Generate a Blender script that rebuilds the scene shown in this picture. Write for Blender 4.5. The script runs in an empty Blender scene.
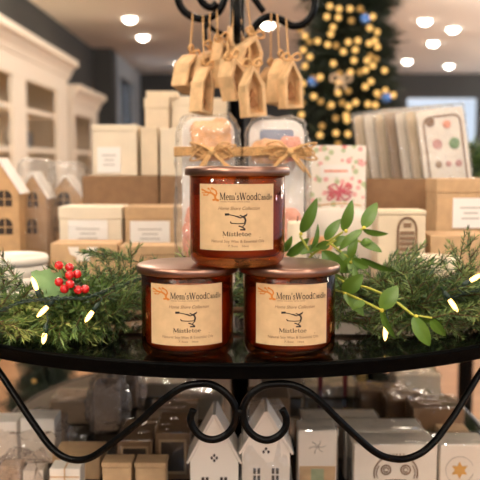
import bpy, math, random
from mathutils import Vector, Matrix, noise
PI = math.pi
C = bpy.context.scene.collection
F = 820.0
ZC = 1.1815
PITCH = math.atan(80.0 / F)
SHELF = 1.0
LOW = 0.78
TY, TR, TA = 1.25, 0.538, 0.46   # the oval upper tier: centre depth, half its depth, half its width


def P(px, py, Y):
    """world point at distance Y in front of the camera that is seen at a photo pixel"""
    x = (px - 240) / F
    y = (240 - py) / F
    c, s = math.cos(PITCH), math.sin(PITCH)
    d = Vector((x, c + y * s, -s + y * c))
    k = Y / d.y
    return Vector((d.x * k, Y, ZC + d.z * k))


# ------------------------------------------------------------------ materials
def lin(c):
    return tuple(((v / 255) / 12.92 if v <= 10 else ((v / 255 + 0.055) / 1.055) ** 2.4) for v in c) + (1.0,)


def new_mat(name):
    m = bpy.data.materials.new(name)
    m.use_nodes = True
    nt = m.node_tree
    b = nt.nodes['Principled BSDF']
    return m, nt, b


def mat(name, rgb, rough=0.6, metal=0.0, var=0.0, vscale=30.0, bump=0.0, bscale=200.0, emit=None, estr=0.0, coat=0.0, spec=0.5):
    m, nt, b = new_mat(name)
    b.inputs['Base Color'].default_value = lin(rgb)
    b.inputs['Roughness'].default_value = rough
    b.inputs['Metallic'].default_value = metal
    b.inputs['Specular IOR Level'].default_value = spec
    if coat:
        b.inputs['Coat Weight'].default_value = coat
        b.inputs['Coat Roughness'].default_value = 0.08
    if emit:
        b.inputs['Emission Color'].default_value = lin(emit)
        b.inputs['Emission Strength'].default_value = estr
    if var or bump:
        tc = nt.nodes.new('ShaderNodeTexCoord')
    if var:
        n = nt.nodes.new('ShaderNodeTexNoise')
        n.inputs['Scale'].default_value = vscale
        n.inputs['Detail'].default_value = 4
        nt.links.new(tc.outputs['Object'], n.inputs['Vector'])
        r = nt.nodes.new('ShaderNodeValToRGB')
        a = lin(tuple(max(0, v * (1 - var)) for v in rgb))
        z = lin(tuple(min(255, v * (1 + var)) for v in rgb))
        r.color_ramp.elements[0].position = 0.3
        r.color_ramp.elements[1].position = 0.7
        r.color_ramp.elements[0].color = a
        r.color_ramp.elements[1].color = z
        nt.links.new(n.outputs['Fac'], r.inputs['Fac'])
        nt.links.new(r.outputs['Color'], b.inputs['Base Color'])
    if bump:
        n2 = nt.nodes.new('ShaderNodeTexNoise')
        n2.inputs['Scale'].default_value = bscale
        nt.links.new(tc.outputs['Object'], n2.inputs['Vector'])
        bp = nt.nodes.new('ShaderNodeBump')
        bp.inputs['Strength'].default_value = bump
        bp.inputs['Distance'].default_value = 0.002
        nt.links.new(n2.outputs['Fac'], bp.inputs['Height'])
        nt.links.new(bp.outputs['Normal'], b.inputs['Normal'])
    return m


def needle_mat(name, c0, c1, c2, rough=0.45):
    m, nt, b = new_mat(name)
    g = nt.nodes.new('ShaderNodeNewGeometry')
    r = nt.nodes.new('ShaderNodeValToRGB')
    r.color_ramp.elements[0].color = lin(c0)
    r.color_ramp.elements[1].color = lin(c2)
    e = r.color_ramp.elements.new(0.5)
    e.color = lin(c1)
    nt.links.new(g.outputs['Random Per Island'], r.inputs['Fac'])
    nt.links.new(r.outputs['Color'], b.inputs['Base Color'])
    b.inputs['Roughness'].default_value = rough
    return m


def clear_mat(name, tint, gloss_rough=0.05, bump=0.0, bscale=40.0, ior=1.45, dist=0.004, haze=0.0, hazecol=(240, 235, 230), edge=None):
    """thin clear or tinted sheet: light goes straight through, tinted; the rest mirrors by Fresnel"""
    m = bpy.data.materials.new(name)
    m.use_nodes = True
    nt = m.node_tree
    nt.nodes.clear()
    out = nt.nodes.new('ShaderNodeOutputMaterial')
    tr = nt.nodes.new('ShaderNodeBsdfTransparent')
    tr.inputs['Color'].default_value = tuple(tint) + (1,)
    gl = nt.nodes.new('ShaderNodeBsdfGlossy')
    gl.inputs['Roughness'].default_value = gloss_rough
    fr = nt.nodes.new('ShaderNodeLayerWeight')          # Schlick's Fresnel curve, the same from either side of the sheet
    fr.inputs['Blend'].default_value = 0.5
    pw = nt.nodes.new('ShaderNodeMath')
    pw.operation = 'POWER'
    pw.inputs[1].default_value = 5.0
    nt.links.new(fr.outputs['Facing'], pw.inputs[0])
    f0 = ((ior - 1) / (ior + 1)) ** 2
    ma = nt.nodes.new('ShaderNodeMath')
    ma.operation = 'MULTIPLY_ADD'
    ma.inputs[1].default_value = 1 - f0
    ma.inputs[2].default_value = f0
    nt.links.new(pw.outputs[0], ma.inputs[0])
    mx = nt.nodes.new('ShaderNodeMixShader')
    nt.links.new(ma.outputs[0], mx.inputs['Fac'])
    nt.links.new(tr.outputs[0], mx.inputs[1])
    nt.links.new(gl.outputs[0], mx.inputs[2])
    last = mx
    if edge:
        # a slanting ray crosses more glass and comes out darker
        mc = nt.nodes.new('ShaderNodeMixRGB')
        mc.inputs['Color1'].default_value = tuple(tint) + (1,)
        mc.inputs['Color2'].default_value = tuple(edge) + (1,)
        nt.links.new(fr.outputs['Facing'], mc.inputs['Fac'])
        nt.links.new(mc.outputs[0], tr.inputs['Color'])
    if haze:
        df = nt.nodes.new('ShaderNodeBsdfDiffuse')
        df.inputs['Color'].default_value = lin(hazecol)
        m2 = nt.nodes.new('ShaderNodeMixShader')
        m2.inputs['Fac'].default_value = haze
        nt.links.new(mx.outputs[0], m2.inputs[1])
        nt.links.new(df.outputs[0], m2.inputs[2])
        last = m2
    nt.links.new(last.outputs[0], out.inputs['Surface'])
    if bump:
        tc = nt.nodes.new('ShaderNodeTexCoord')
        n2 = nt.nodes.new('ShaderNodeTexVoronoi')
        n2.feature = 'SMOOTH_F1'
        n2.inputs['Scale'].default_value = bscale
        nt.links.new(tc.outputs['Object'], n2.inputs['Vector'])
        bp = nt.nodes.new('ShaderNodeBump')
        bp.inputs['Strength'].default_value = bump
        bp.inputs['Distance'].default_value = dist
        nt.links.new(n2.outputs['Distance'], bp.inputs['Height'])
        nt.links.new(bp.outputs['Normal'], gl.inputs['Normal'])
        nt.links.new(bp.outputs['Normal'], fr.inputs['Normal'])
    return m


def emit_mat(name, rgb, strength):
    m = bpy.data.materials.new(name)
    m.use_nodes = True
    nt = m.node_tree
    nt.nodes.clear()
    out = nt.nodes.new('ShaderNodeOutputMaterial')
    e = nt.nodes.new('ShaderNodeEmission')
    e.inputs['Color'].default_value = lin(rgb)
    e.inputs['Strength'].default_value = strength
    nt.links.new(e.outputs[0], out.inputs['Surface'])
    return m


def plank_mat(name, c0, c1):
    m, nt, b = new_mat(name)
    tc = nt.nodes.new('ShaderNodeTexCoord')
    br = nt.nodes.new('ShaderNodeTexBrick')
    br.inputs['Scale'].default_value = 1.0
    br.inputs['Brick Width'].default_value = 1.4
    br.inputs['Row Height'].default_value = 0.14
    br.inputs['Mortar Size'].default_value = 0.003
    br.inputs['Color1'].default_value = lin(c0)
    br.inputs['Color2'].default_value = lin(c1)
    br.inputs['Mortar'].default_value = lin((70, 45, 28))
    nt.links.new(tc.outputs['Object'], br.inputs['Vector'])
    nt.links.new(br.outputs['Color'], b.inputs['Base Color'])
    b.inputs['Roughness'].default_value = 0.35
    return m


def floral_mat(name):
    m, nt, b = new_mat(name)
    tc = nt.nodes.new('ShaderNodeTexCoord')
    prev = None
    base = nt.nodes.new('ShaderNodeRGB')
    base.outputs[0].default_value = lin((244, 234, 220))
    prev = base.outputs[0]
    for k, (col, sc, th, off) in enumerate((((222, 128, 126), 62, 0.29, 0.0), ((236, 176, 170), 80, 0.30, 3.1), ((188, 196, 152), 70, 0.30, 7.7))):
        mp = nt.nodes.new('ShaderNodeMapping')
        mp.inputs['Location'].default_value = (off, off * 0.3, off * 0.7)
        nt.links.new(tc.outputs['Object'], mp.inputs['Vector'])
        v = nt.nodes.new('ShaderNodeTexVoronoi')
        v.inputs['Scale'].default_value = sc
        nt.links.new(mp.outputs[0], v.inputs['Vector'])
        lt = nt.nodes.new('ShaderNodeMath')
        lt.operation = 'LESS_THAN'
        lt.inputs[1].default_value = th
        nt.links.new(v.outputs['Distance'], lt.inputs[0])
        mx = nt.nodes.new('ShaderNodeMixRGB')
        nt.links.new(lt.outputs[0], mx.inputs['Fac'])
        nt.links.new(prev, mx.inputs['Color1'])
        mx.inputs['Color2'].default_value = lin(col)
        prev = mx.outputs[0]
    nt.links.new(prev, b.inputs['Base Color'])
    b.inputs['Roughness'].default_value = 0.6
    return m


M = {}
M['iron'] = mat('black_iron', (6, 6, 6), 0.27, 0.0, bump=0.1, bscale=500, spec=0.09)
M['iron_band'] = mat('black_iron_band', (6, 6, 6), 0.4, bump=0.1, bscale=500, spec=0.02)
M['glass_top'] = mat('dark_glass', (10, 11, 10), 0.08, spec=0.45)
M['bronze'] = mat('bronze_lid', (142, 110, 96), 0.3, 1.0)
M['amber'] = clear_mat('amber_glass', (0.82, 0.52, 0.255), 0.03, ior=1.45, edge=(0.37, 0.11, 0.03))
M['wax'] = mat('candle_wax', (232, 196, 150), 0.6)
M['label'] = mat('kraft_label', (204, 174, 132), 0.75, var=0.03, vscale=120)
M['ink'] = mat('black_ink', (38, 28, 22), 0.7)
M['ink_brown'] = mat('brown_ink', (128, 98, 72), 0.7)
M['ink_orange'] = mat('orange_ink', (196, 120, 40), 0.7)
M['kraft'] = mat('kraft_board', (192, 158, 118), 0.75, var=0.05, vscale=60)
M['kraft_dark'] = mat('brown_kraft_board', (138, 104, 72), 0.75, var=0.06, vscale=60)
M['kraft_house'] = mat('house_kraft_board', (196, 156, 110), 0.75, var=0.05, vscale=60)
M['cream'] = mat('cream_board', (234, 218, 192), 0.65, var=0.02)
M['cream2'] = mat('ivory_board', (222, 202, 172), 0.65, var=0.03)
M['white'] = mat('white_paper', (244, 238, 230), 0.6)
M['offwhite'] = mat('white_card', (236, 226, 212), 0.55, var=0.02)
M['greyprint'] = mat('grey_print', (190, 182, 172), 0.7)
M['ceramic'] = mat('white_ceramic', (240, 230, 216), 0.35)
M['dark'] = mat('dark_opening', (52, 38, 28), 0.8)
M['brownpane'] = mat('brown_window_film', (118, 84, 54), 0.4)
M['wood'] = mat('light_plywood', (214, 176, 128), 0.65, var=0.09, vscale=90)
M['wood_shade'] = mat('shade_toned_plywood', (186, 142, 94), 0.65, var=0.09, vscale=90)  # darker copy of the plywood, painting in shade inside the ornaments
M['wood_dark'] = mat('burnt_wood_edge', (150, 100, 56), 0.7)
M['twine'] = mat('jute_twine', (206, 162, 108), 0.9, var=0.12, vscale=400)
M['cookie'] = mat('biscuit', (232, 176, 124), 0.8, var=0.1, vscale=80, bump=0.3, bscale=300)
M['peach'] = mat('peach_sugar', (238, 158, 132), 0.7, var=0.12, vscale=150)
M['blue'] = mat('blue_grey_card', (128, 138, 164), 0.5)
M['needle_dark'] = needle_mat('fir_needles_dark', (28, 50, 28), (66, 98, 50), (132, 156, 86))  # wide per-needle spread also paints in inner shadow and lit tips
M['needle_fir'] = needle_mat('fir_needles_fresh', (36, 62, 32), (84, 114, 56), (146, 164, 94))
M['needle_mid'] = needle_mat('fir_needles_green', (56, 86, 38), (92, 122, 56), (128, 152, 78))
M['needle_light'] = needle_mat('fir_needles_yellow', (98, 120, 52), (146, 160, 82), (184, 190, 112))
M['tree'] = needle_mat('tree_needles', (14, 24, 15), (24, 38, 22), (40, 56, 32), 0.6)
M['twig'] = mat('brown_twig', (92, 66, 40), 0.8)
M['leaf'] = needle_mat('mistletoe_leaf', (58, 88, 24), (80, 112, 34), (108, 138, 50), 0.36)
M['stem'] = mat('mistletoe_stem', (168, 170, 62), 0.5)
M['bud'] = mat('mistletoe_bud', (214, 200, 72), 0.5)
M['mint'] = mat('mint_leaf', (112, 148, 92), 0.45, var=0.06, vscale=80)
M['berry'] = mat('red_berry', (196, 22, 26), 0.18, coat=0.6)
M['wire'] = mat('green_wire', (24, 48, 38), 0.45)
M['bulb'] = emit_mat('warm_bulb', (255, 204, 116), 6.0)
M['tree_bulb'] = emit_mat('tree_bulb', (255, 196, 112), 1.5)
M['tree_bulb_dim'] = emit_mat('tree_bulb_dim', (255, 190, 106), 0.62)
M['bauble'] = mat('blue_bauble', (90, 140, 220), 0.15, 0.3, emit=(90, 150, 230), estr=0.0)
M['bow'] = mat('cream_ribbon', (232, 206, 176), 0.6)
M['lamp'] = emit_mat('fill_spot_diffuser', (255, 243, 226), 330.0)
M['cello'] = clear_mat('cellophane', (0.97, 0.97, 0.96), 0.07, bump=1.0, bscale=95, ior=1.8, dist=.005, haze=0.07)
M['wrap'] = clear_mat('clear_film', (0.97, 0.97, 0.96), 0.05, bump=0.7, bscale=45, ior=1.9, dist=.004)
M['cello_bag'] = clear_mat('house_cellophane', (0.97, 0.97, 0.96), 0.06, bump=1.0, bscale=120, ior=1.8, dist=.005, haze=0.10)
M['cello_dim'] = clear_mat('wrinkled_cellophane', (0.95, 0.92, 0.89), 0.05, bump=1.0, bscale=150, ior=1.8, dist=.005, haze=0.13, hazecol=(230, 208, 192))
M['pane'] = clear_mat('window_glass', (0.96, 0.98, 1.0), 0.02)
M['wall'] = mat('grey_wall', (68, 69, 69), 0.85, var=0.03, vscale=2)
M['wall_daylit'] = mat('daylit_grey_wall', (170, 178, 186), 0.8)  # daylight from the bay window is painted into this wall colour
M['ceiling'] = mat('white_ceiling', (236, 228, 218), 0.9)
M['floor'] = plank_mat('wood_floor', (166, 126, 90), (148, 110, 78))
M['cab'] = mat('white_painted_wood', (240, 228, 210), 0.5)
M['cab_back'] = mat('taupe_cabinet_back', (222, 200, 168), 0.7)
M['frame_dark'] = mat('dark_window_frame', (60, 62, 66), 0.5)
M['pink'] = mat('pink_tissue', (206, 150, 142), 0.7, var=0.1, vscale=50)
M['red'] = mat('dark_red_ribbon', (128, 34, 40), 0.5)
M['taupe'] = mat('taupe_board', (168, 142, 116), 0.6, var=0.05)
M['gold'] = mat('gold_star', (214, 164, 84), 0.45, 0.3)
M['floral'] = floral_mat('floral_print')
M['sage'] = mat('sage_glass', (150, 160, 126), 0.35)
M['pot'] = mat('terracotta_pot', (120, 92, 72), 0.7)


# ------------------------------------------------------------------ mesh building
class MB:
    def __init__(self):
        self.v, self.f, self.m, self.s = [], [], [], []

    def add(self, vs, fs, mi=0, smooth=False):
        b = len(self.v)
        self.v.extend([tuple(x) for x in vs])
        for f in fs:
            self.f.append(tuple(b + i for i in f))
            self.m.append(mi)
            self.s.append(smooth)
        return self

    def box(self, c, size, mi=0, rot=None):
        hx, hy, hz = size[0] / 2, size[1] / 2, size[2] / 2
        vs = [Vector((x, y, z)) for x in (-hx, hx) for y in (-hy, hy) for z in (-hz, hz)]
        if rot is not None:
            vs = [rot @ v for v in vs]
        vs = [v + Vector(c) for v in vs]
        return self.add(vs, [(0, 1, 3, 2), (4, 6, 7, 5), (0, 4, 5, 1), (2, 3, 7, 6), (0, 2, 6, 4), (1, 5, 7, 3)], mi)

    def prism(self, poly, y0, y1, mi=0, smooth=False):
        """polygon in x,z swept from y0 to y1"""
        n = len(poly)
        vs = [(p[0], y0, p[1]) for p in poly] + [(p[0], y1, p[1]) for p in poly]
        fs = [tuple(range(n)), tuple(reversed(range(n, 2 * n)))]
        fs += [((i + 1) % n, i, n + i, n + (i + 1) % n) for i in range(n)]
        return self.add(vs, fs, mi, smooth)

    def lathe(self, prof, segs=32, c=(0, 0, 0), mi=0, smooth=True):
        vs, fs = [], []
        n = len(prof)
        for i in range(segs):
            a = 2 * PI * i / segs
            for r, z in prof:
                vs.append((c[0] + r * math.cos(a), c[1] + r * math.sin(a), c[2] + z))
        for i in range(segs):
            j = (i + 1) % segs
            for k in range(n - 1):
                fs.append((i * n + k, j * n + k, j * n + k + 1, i * n + k + 1))
        return self.add(vs, fs, mi, smooth)

    def tube(self, pts, r, segs=8, mi=0, cap=True, smooth=True):
        pts = [Vector(p) for p in pts]
        n = len(pts)
        rs = r if isinstance(r, (list, tuple)) else [r] * n
        up = Vector((0.13, 0.31, 0.94)).normalized()
        vs, fs = [], []
        prev = None
        for i, p in enumerate(pts):
            t = (pts[min(i + 1, n - 1)] - pts[max(i - 1, 0)])
            t = t.normalized() if t.length > 1e-9 else Vector((0, 0, 1))
            if prev is None:
                a = t.cross(up)
                if a.length < 1e-4:
                    a = t.cross(Vector((1, 0, 0)))
            else:
                a = prev - t * prev.dot(t)
            a.normalize()
            prev = a
            b = t.cross(a)
            for k in range(segs):
                an = 2 * PI * k / segs
                vs.append(p + (a * math.cos(an) + b * math.sin(an)) * rs[i])
        for i in range(n - 1):
            for k in range(segs):
                k2 = (k + 1) % segs
                fs.append((i * segs + k, i * segs + k2, (i + 1) * segs + k2, (i + 1) * segs + k))
        if cap:
            fs.append(tuple(reversed(range(segs))))
            fs.append(tuple((n - 1) * segs + k for k in range(segs)))
        return self.add(vs, fs, mi, smooth)

    def ball(self, c, r, segs=12, rings=8, mi=0, sq=(1, 1, 1)):
        vs, fs = [], []
        for i in range(rings + 1):
            th = PI * i / rings
            for k in range(segs):
                a = 2 * PI * k / segs
                vs.append((c[0] + r * sq[0] * math.sin(th) * math.cos(a), c[1] + r * sq[1] * math.sin(th) * math.sin(a), c[2] + r * sq[2] * math.cos(th)))
        for i in range(rings):
            for k in range(segs):
                k2 = (k + 1) % segs
                fs.append((i * segs + k, (i + 1) * segs + k, (i + 1) * segs + k2, i * segs + k2))
        return self.add(vs, fs, mi, True)

    def mesh(self, name, mats):
        me = bpy.data.meshes.new(name)
        me.from_pydata(self.v, [], self.f)
        for m in (mats if isinstance(mats, (list, tuple)) else [mats]):
            me.materials.append(m)
        me.polygons.foreach_set('material_index', self.m)
        me.polygons.foreach_set('use_smooth', self.s)
        me.validate()
        me.update()
        return me

    def build(self, name, mats, parent=None, loc=(0, 0, 0), rot=(0, 0, 0), bevel=0.0, fix=True):
        me = self.mesh(name, mats)
        if fix:
            import bmesh
            bm = bmesh.new()
            bm.from_mesh(me)
            bmesh.ops.recalc_face_normals(bm, faces=bm.faces)
            bm.to_mesh(me)
            bm.free()
        o = bpy.data.objects.new(name, me)
        C.objects.link(o)
        o.location = loc
        o.rotation_euler = rot
        if parent is not None:
            o.parent = parent
        if bevel:
            b = o.modifiers.new('edge', 'BEVEL')
            b.width = bevel
            b.segments = 2
            b.limit_method = 'ANGLE'
        return o


def tag(o, label, cat, group=None):
    o['label'] = label
    o['category'] = cat
    if group:
        o['group'] = group
    return o


def thing(name, label, cat, loc=(0, 0, 0), rotz=0.0, group=None):
    o = bpy.data.objects.new(name, None)
    o.empty_display_size = 0.02
    C.objects.link(o)
    o.location = loc
    o.rotation_euler = (0, 0, rotz)
    return tag(o, label, cat, group)


def struct(o):
    o['kind'] = 'structure'
    return o


def dup(root, loc=None, rotz=None, label=None):
    r = root.copy()
    C.objects.link(r)
    if loc is not None:
        r.location = loc
    if rotz is not None:
        r.rotation_euler = (0, 0, rotz)
    if label:
        r['label'] = label
    for ch in list(root.children):
        c = ch.copy()
        C.objects.link(c)
        c.parent = r
        for g in list(ch.children):
            d = g.copy()
            C.objects.link(d)
            d.parent = c
    return r


def spline(pts, per=8):
    pts = [Vector(p) for p in pts]
    out = []
    n = len(pts)
    for i in range(n - 1):
        p0, p1, p2, p3 = pts[max(i - 1, 0)], pts[i], pts[i + 1], pts[min(i + 2, n - 1)]
        for k in range(per):
            t = k / per
            out.append(0.5 * ((2 * p1) + (p2 - p0) * t + (2 * p0 - 5 * p1 + 4 * p2 - p3) * t * t + (3 * p1 - p0 - 3 * p2 + p3) * t ** 3))
    out.append(pts[-1])
    return out


def ribbon2d(pts, w, close=False):
    """polyline -> list of quads in 2d"""
    quads = []
    for (x0, y0), (x1, y1) in zip(pts[:-1], pts[1:]):
        dx, dy = x1 - x0, y1 - y0
        L = math.hypot(dx, dy) or 1e-9
        nx, ny = -dy / L * w / 2, dx / L * w / 2
        ex, ey = dx / L * w * 0.2, dy / L * w * 0.2
        quads.append([(x0 + nx - ex, y0 + ny - ey), (x0 - nx - ex, y0 - ny - ey), (x1 - nx + ex, y1 - ny + ey), (x1 + nx + ex, y1 + ny + ey)])
    return quads


def arc(cx, cy, rx, ry, a0, a1, n=12):
    return [(cx + rx * math.cos(math.radians(a0 + (a1 - a0) * i / n)), cy + ry * math.sin(math.radians(a0 + (a1 - a0) * i / n))) for i in range(n + 1)]


# serif lettering drawn stroke by stroke: glyph -> (advance, [(points, weight)])
K, T = 0.15, 0.07
XH = 0.62


def glyphs():
    g = {}
    g['M'] = (1.08, [([(.1, 0), (.14, 1)], T), ([(.14, 1), (.52, .08)], K), ([(.52, .08), (.9, 1)], T), ([(.9, 1), (.93, 0)], K), ([(0, .03), (.22, .03)], T), ([(.78, .03), (1.06, .03)], T), ([(0, .97), (.2, .97)], T), ([(.86, .97), (1.04, .97)], T)])
    g['W'] = (1.2, [([(.1, 1), (.36, 0)], K), ([(.36, 0), (.6, .95)], T), ([(.6, .95), (.84, 0)], K), ([(.84, 0), (1.08, 1)], T), ([(0, .97), (.24, .97)], T), ([(.5, .97), (.7, .97)], T), ([(.98, .97), (1.2, .97)], T)])
    g['e'] = (.56, [(arc(.28, .31, .22, .3, 0, 300), .1), ([(.08, .33), (.5, .33)], T)])
    g['o'] = (.62, [(arc(.3, .31, .24, .3, 0, 360, 16), .11)])
    g['m'] = (.98, [([(.12, 0), (.12, XH)], K), (arc(.3, .4, .18, .2, 170, 0, 8), T), ([(.48, .4), (.48, 0)], K), (arc(.66, .4, .18, .2, 170, 0, 8), T), ([(.84, .4), (.84, 0)], K), ([(0, .03), (.24, .03)], T), ([(.38, .03), (.6, .03)], T), ([(.74, .03), (.96, .03)], T), ([(0, .6), (.12, .6)], T)])
    g['n'] = (.66, [([(.12, 0), (.12, XH)], K), (arc(.32, .4, .2, .2, 170, 0, 8), T), ([(.52, .4), (.52, 0)], K), ([(0, .03), (.24, .03)], T), ([(.42, .03), (.64, .03)], T), ([(0, .6), (.12, .6)], T)])
    g['s'] = (.46, [([(.4, .5), (.3, .6), (.16, .58), (.1, .46), (.2, .35), (.34, .27), (.38, .14), (.3, .03), (.14, .02), (.05, .13)], .1)])
    g['d'] = (.66, [(arc(.28, .31, .22, .3, 0, 360, 16), .1), ([(.52, 0), (.52, 1)], K), ([(.52, .03), (.66, .03)], T), ([(.4, .97), (.52, .97)], T)])
    g['C'] = (.8, [(arc(.42, .5, .34, .5, 50, 310, 16), .12), ([(.66, .7), (.68, .95)], T)])
    g['a'] = (.58, [(arc(.26, .18, .18, .18, 0, 360, 12), .09), ([(.1, .52), (.24, .62), (.4, .58), (.46, .45), (.46, 0)], .11), ([(.46, .03), (.58, .03)], T)])
    g['l'] = (.32, [([(.16, 0), (.16, 1)], K), ([(.02, .03), (.3, .03)], T), ([(.04, .97), (.16, .97)], T)])
    g['i'] = (.32, [([(.16, 0), (.16, XH)], K), ([(.02, .03), (.3, .03)], T), ([(.04, .6), (.16, .6)], T), ([(.11, .85), (.21, .85)], .13)])
    g['t'] = (.4, [([(.16, .85), (.16, .1), (.24, .02), (.36, .06)], .12), ([(.02, .6), (.36, .6)], T)])
    g["'"] = (.2, [([(.1, 1.0), (.08, .75)], .12)])
    g[' '] = (.35, [])
    return g


GL = glyphs()


def lettering(s, x0, x1, y0, cap, small_from=None):
    """quads in label units for a serif word between x0 and x1 on baseline y0 (y up)"""
    segs, x = [], 0.0
    for i, ch in enumerate(s):
        adv, strokes = GL[ch]
        k = 0.8 if (small_from is not None and i >= small_from) else 1.0
        for pts, w in strokes:
            for q in ribbon2d(pts, w):
                segs.append([(x + a * k, b * k) for a, b in q])
        x += adv * k + 0.05
    sx = (x1 - x0) / x
    return [[(x0 + a * sx, y0 + b * cap) for a, b in q] for q in segs]


def font_polys(s, x0, x1, y0, h, shear=0.0):
    cu = bpy.data.curves.new('t', 'FONT')
    cu.body = s
    cu.size = 1.0
    cu.shear = shear
    cu.offset = 0.004
    o = bpy.data.objects.new('t', cu)
    C.objects.link(o)
    bpy.context.view_layer.update()
    dg = bpy.context.evaluated_depsgraph_get()
    me = bpy.data.meshes.new_from_object(o.evaluated_get(dg))
    vs = [v.co.copy() for v in me.vertices]
    fs = [tuple(p.vertices) for p in me.polygons]
    bpy.data.objects.remove(o)
    bpy.data.curves.remove(cu)
    bpy.data.meshes.remove(me)
    ax = min(v.x for v in vs)
    bx = max(v.x for v in vs)
    k = (x1 - x0) / (bx - ax)
    return [[(x0 + (vs[i].x - ax) * k, y0 + vs[i].y * h / 0.7) for i in f] for f in fs]


# ------------------------------------------------------------------ the room
XL, YB, ZT = -2.05, 15.0, 2.73
XR, YF = 6.0, -4.0


def slab(name, x0, x1, y0, y1, z0, z1, m, parent=None):
    return struct(MB().box(((x0 + x1) / 2, (y0 + y1) / 2, (z0 + z1) / 2), (x1 - x0, y1 - y0, z1 - z0)).build(name, m, parent))


slab('floor', XL - 0.1, XR + 0.1, YF - 0.1, YB + 0.1, -0.1, 0, M['floor'])
slab('ceiling', XL - 0.1, XR + 0.1, YF - 0.1, YB + 0.1, ZT, ZT + 0.1, M['ceiling'])
slab('wall_left', XL - 0.1, XL, YF, 11.6, 0, ZT, M['wall'])
slab('wall_pier', XL - 0.1, -1.78, 11.6, 12.0, 0, ZT, M['wall'])
# recessed bay of the side wall with a tall narrow window
slab('wall_bay', -1.9, -1.8, 12.0, 12.5, 0, ZT, M['wall_daylit'])
slab('wall_bay_rear', -1.9, -1.8, 13.9, YB, 0, ZT, M['wall_daylit'])
slab('wall_bay_head', -1.9, -1.8, 12.5, 13.9, 2.45, ZT, M['wall_daylit'])
slab('wall_bay_foot', -1.9, -1.8, 12.5, 13.9, 0, 0.5, M['wall_daylit'])
w1 = slab('window_1', -1.87, -1.85, 12.52, 13.88, 0.52, 2.43, M['pane'])
fm = MB()
for yy in (12.53, 13.2, 13.87):
    fm.box((-1.86, yy, 1.475), (0.06, 0.04, 1.93))
for zz in (0.53, 2.42):
    fm.box((-1.86, 13.2, zz), (0.06, 1.38, 0.04))
fm.build('window_frame', M['frame_dark'], w1)
# back wall with a wide window opening
wx0, wx1, wz0, wz1 = 2.98, 4.34, 1.25, 2.34
slab('wall_back', -1.9, wx0, YB, YB + 0.1, 0, ZT, M['wall'])
slab('wall_back_side', wx1, XR, YB, YB + 0.1, 0, ZT, M['wall'])
slab('wall_back_head', wx0, wx1, YB, YB + 0.1, wz1, ZT, M['wall'])
slab('wall_back_foot', wx0, wx1, YB, YB + 0.1, 0, wz0, M['wall'])
w2 = slab('window_2', wx0 + .02, wx1 - .02, YB + 0.04, YB + 0.06, wz0 + .02, wz1 - .02, M['pane'])
fm = MB()
for xx in (wx0 + .02, wx1 - .02):
    fm.box((xx, YB + .05, (wz0 + wz1) / 2), (0.05, 0.08, wz1 - wz0))
for zz in (wz0 + .02, wz1 - .02):
    fm.box(((wx0 + wx1) / 2, YB + .05, zz), (wx1 - wx0, 0.08, 0.05))
fm.build('window_frame', M['frame_dark'], w2)
# street side: low parapet and head, open glazing between, lets the daylight in from the side and from behind the viewer
slab('wall_right', XR, XR + 0.1, YF, YB, 0, 0.3, M['wall'])
slab('wall_right_head', XR, XR + 0.1, YF, YB, 2.6, ZT, M['wall'])
slab('wall_front', XL, XR, YF - 0.1, YF, 0, 0.3, M['wall'])
slab('wall_front_head', XL, XR, YF - 0.1, YF, 2.6, ZT, M['wall'])


# ------------------------------------------------------------------ ceiling lamps
def lamp_meshes():
    ring = MB().lathe([(0.066, 0), (0.09, 0), (0.09, -0.006), (0.066, -0.008), (0.066, 0)], 24).mesh('trim_ring', M['white'])
    prof = [(0.046 * math.cos(a), -0.004 - 0.04 * math.sin(a)) for a in [PI / 2 * i / 6 for i in range(7)]]
    dome = MB().lathe(prof, 20).mesh('diffuser', M['lamp'])
    return ring, dome


RING, DOME = lamp_meshes()


DIM = MB().lathe([(0.066 * math.cos(a), -0.004 - 0.05 * math.sin(a)) for a in [PI / 2 * i / 6 for i in range(7)]], 20).mesh('diffuser', emit_mat('lamp_diffuser_soft', (255, 240, 220), 30.0))


def lamp(x, y, label, group, dome=None):
    t = thing('ceiling_light', label, 'ceiling light', (x, y, ZT), 0, group)
    for n, me in (('trim_ring', RING), ('diffuser', dome or DOME)):
        o = bpy.data.objects.new(n, me)
        C.objects.link(o)
        o.parent = t


for px, py, lab in (
    (130, 20, 'recessed ceiling spot over the white bookcases, the one closer to the viewer'),
    (143, 38, 'recessed ceiling spot over the white bookcases, the one farther back'),
    (179, 64.5, 'recessed ceiling spot glowing just behind the outermost hanging wooden ornament'),
    (268, 26, 'recessed ceiling spot seen inside the curl of the black iron crown beside the fir'),
    (425, 22, 'highest of the five recessed ceiling spots beside the lit christmas tree'),
    (453, 30, 'second highest of the five recessed spots, near the picture edge beside the christmas tree'),
    (433, 44, 'middle one of the five recessed ceiling spots beside the christmas tree'),
    (407, 62, 'recessed ceiling spot closest to the side of the lit christmas tree'),
    (449, 66.5, 'lowest of the recessed ceiling spots, above the bright back window')):
    d = (ZT - 0.02 - ZC) / (P(px, py, 1).z - ZC)
    p = P(px, py, d)
    lamp(p.x, p.y, lab, 'recessed ceiling spots', DIM)
for x, y in ((-1.2, -0.9), (0.1, -1.3), (1.3, -0.6), (-0.7, 0.3), (0.9, 0.5), (0.2, 1.9), (-0.8, 2.6), (1.8, 2.6), (0.1, 4.2), (2.6, 4.8), (-0.9, 4.9), (-.3, 6.0), (-.4, 7.2)):  # unseen spots, added to light the table, candles and bookcases
    lamp(x, y, 'unseen ceiling spot added to light the shop floor, outside the view', 'added ceiling spots overhead')


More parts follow.
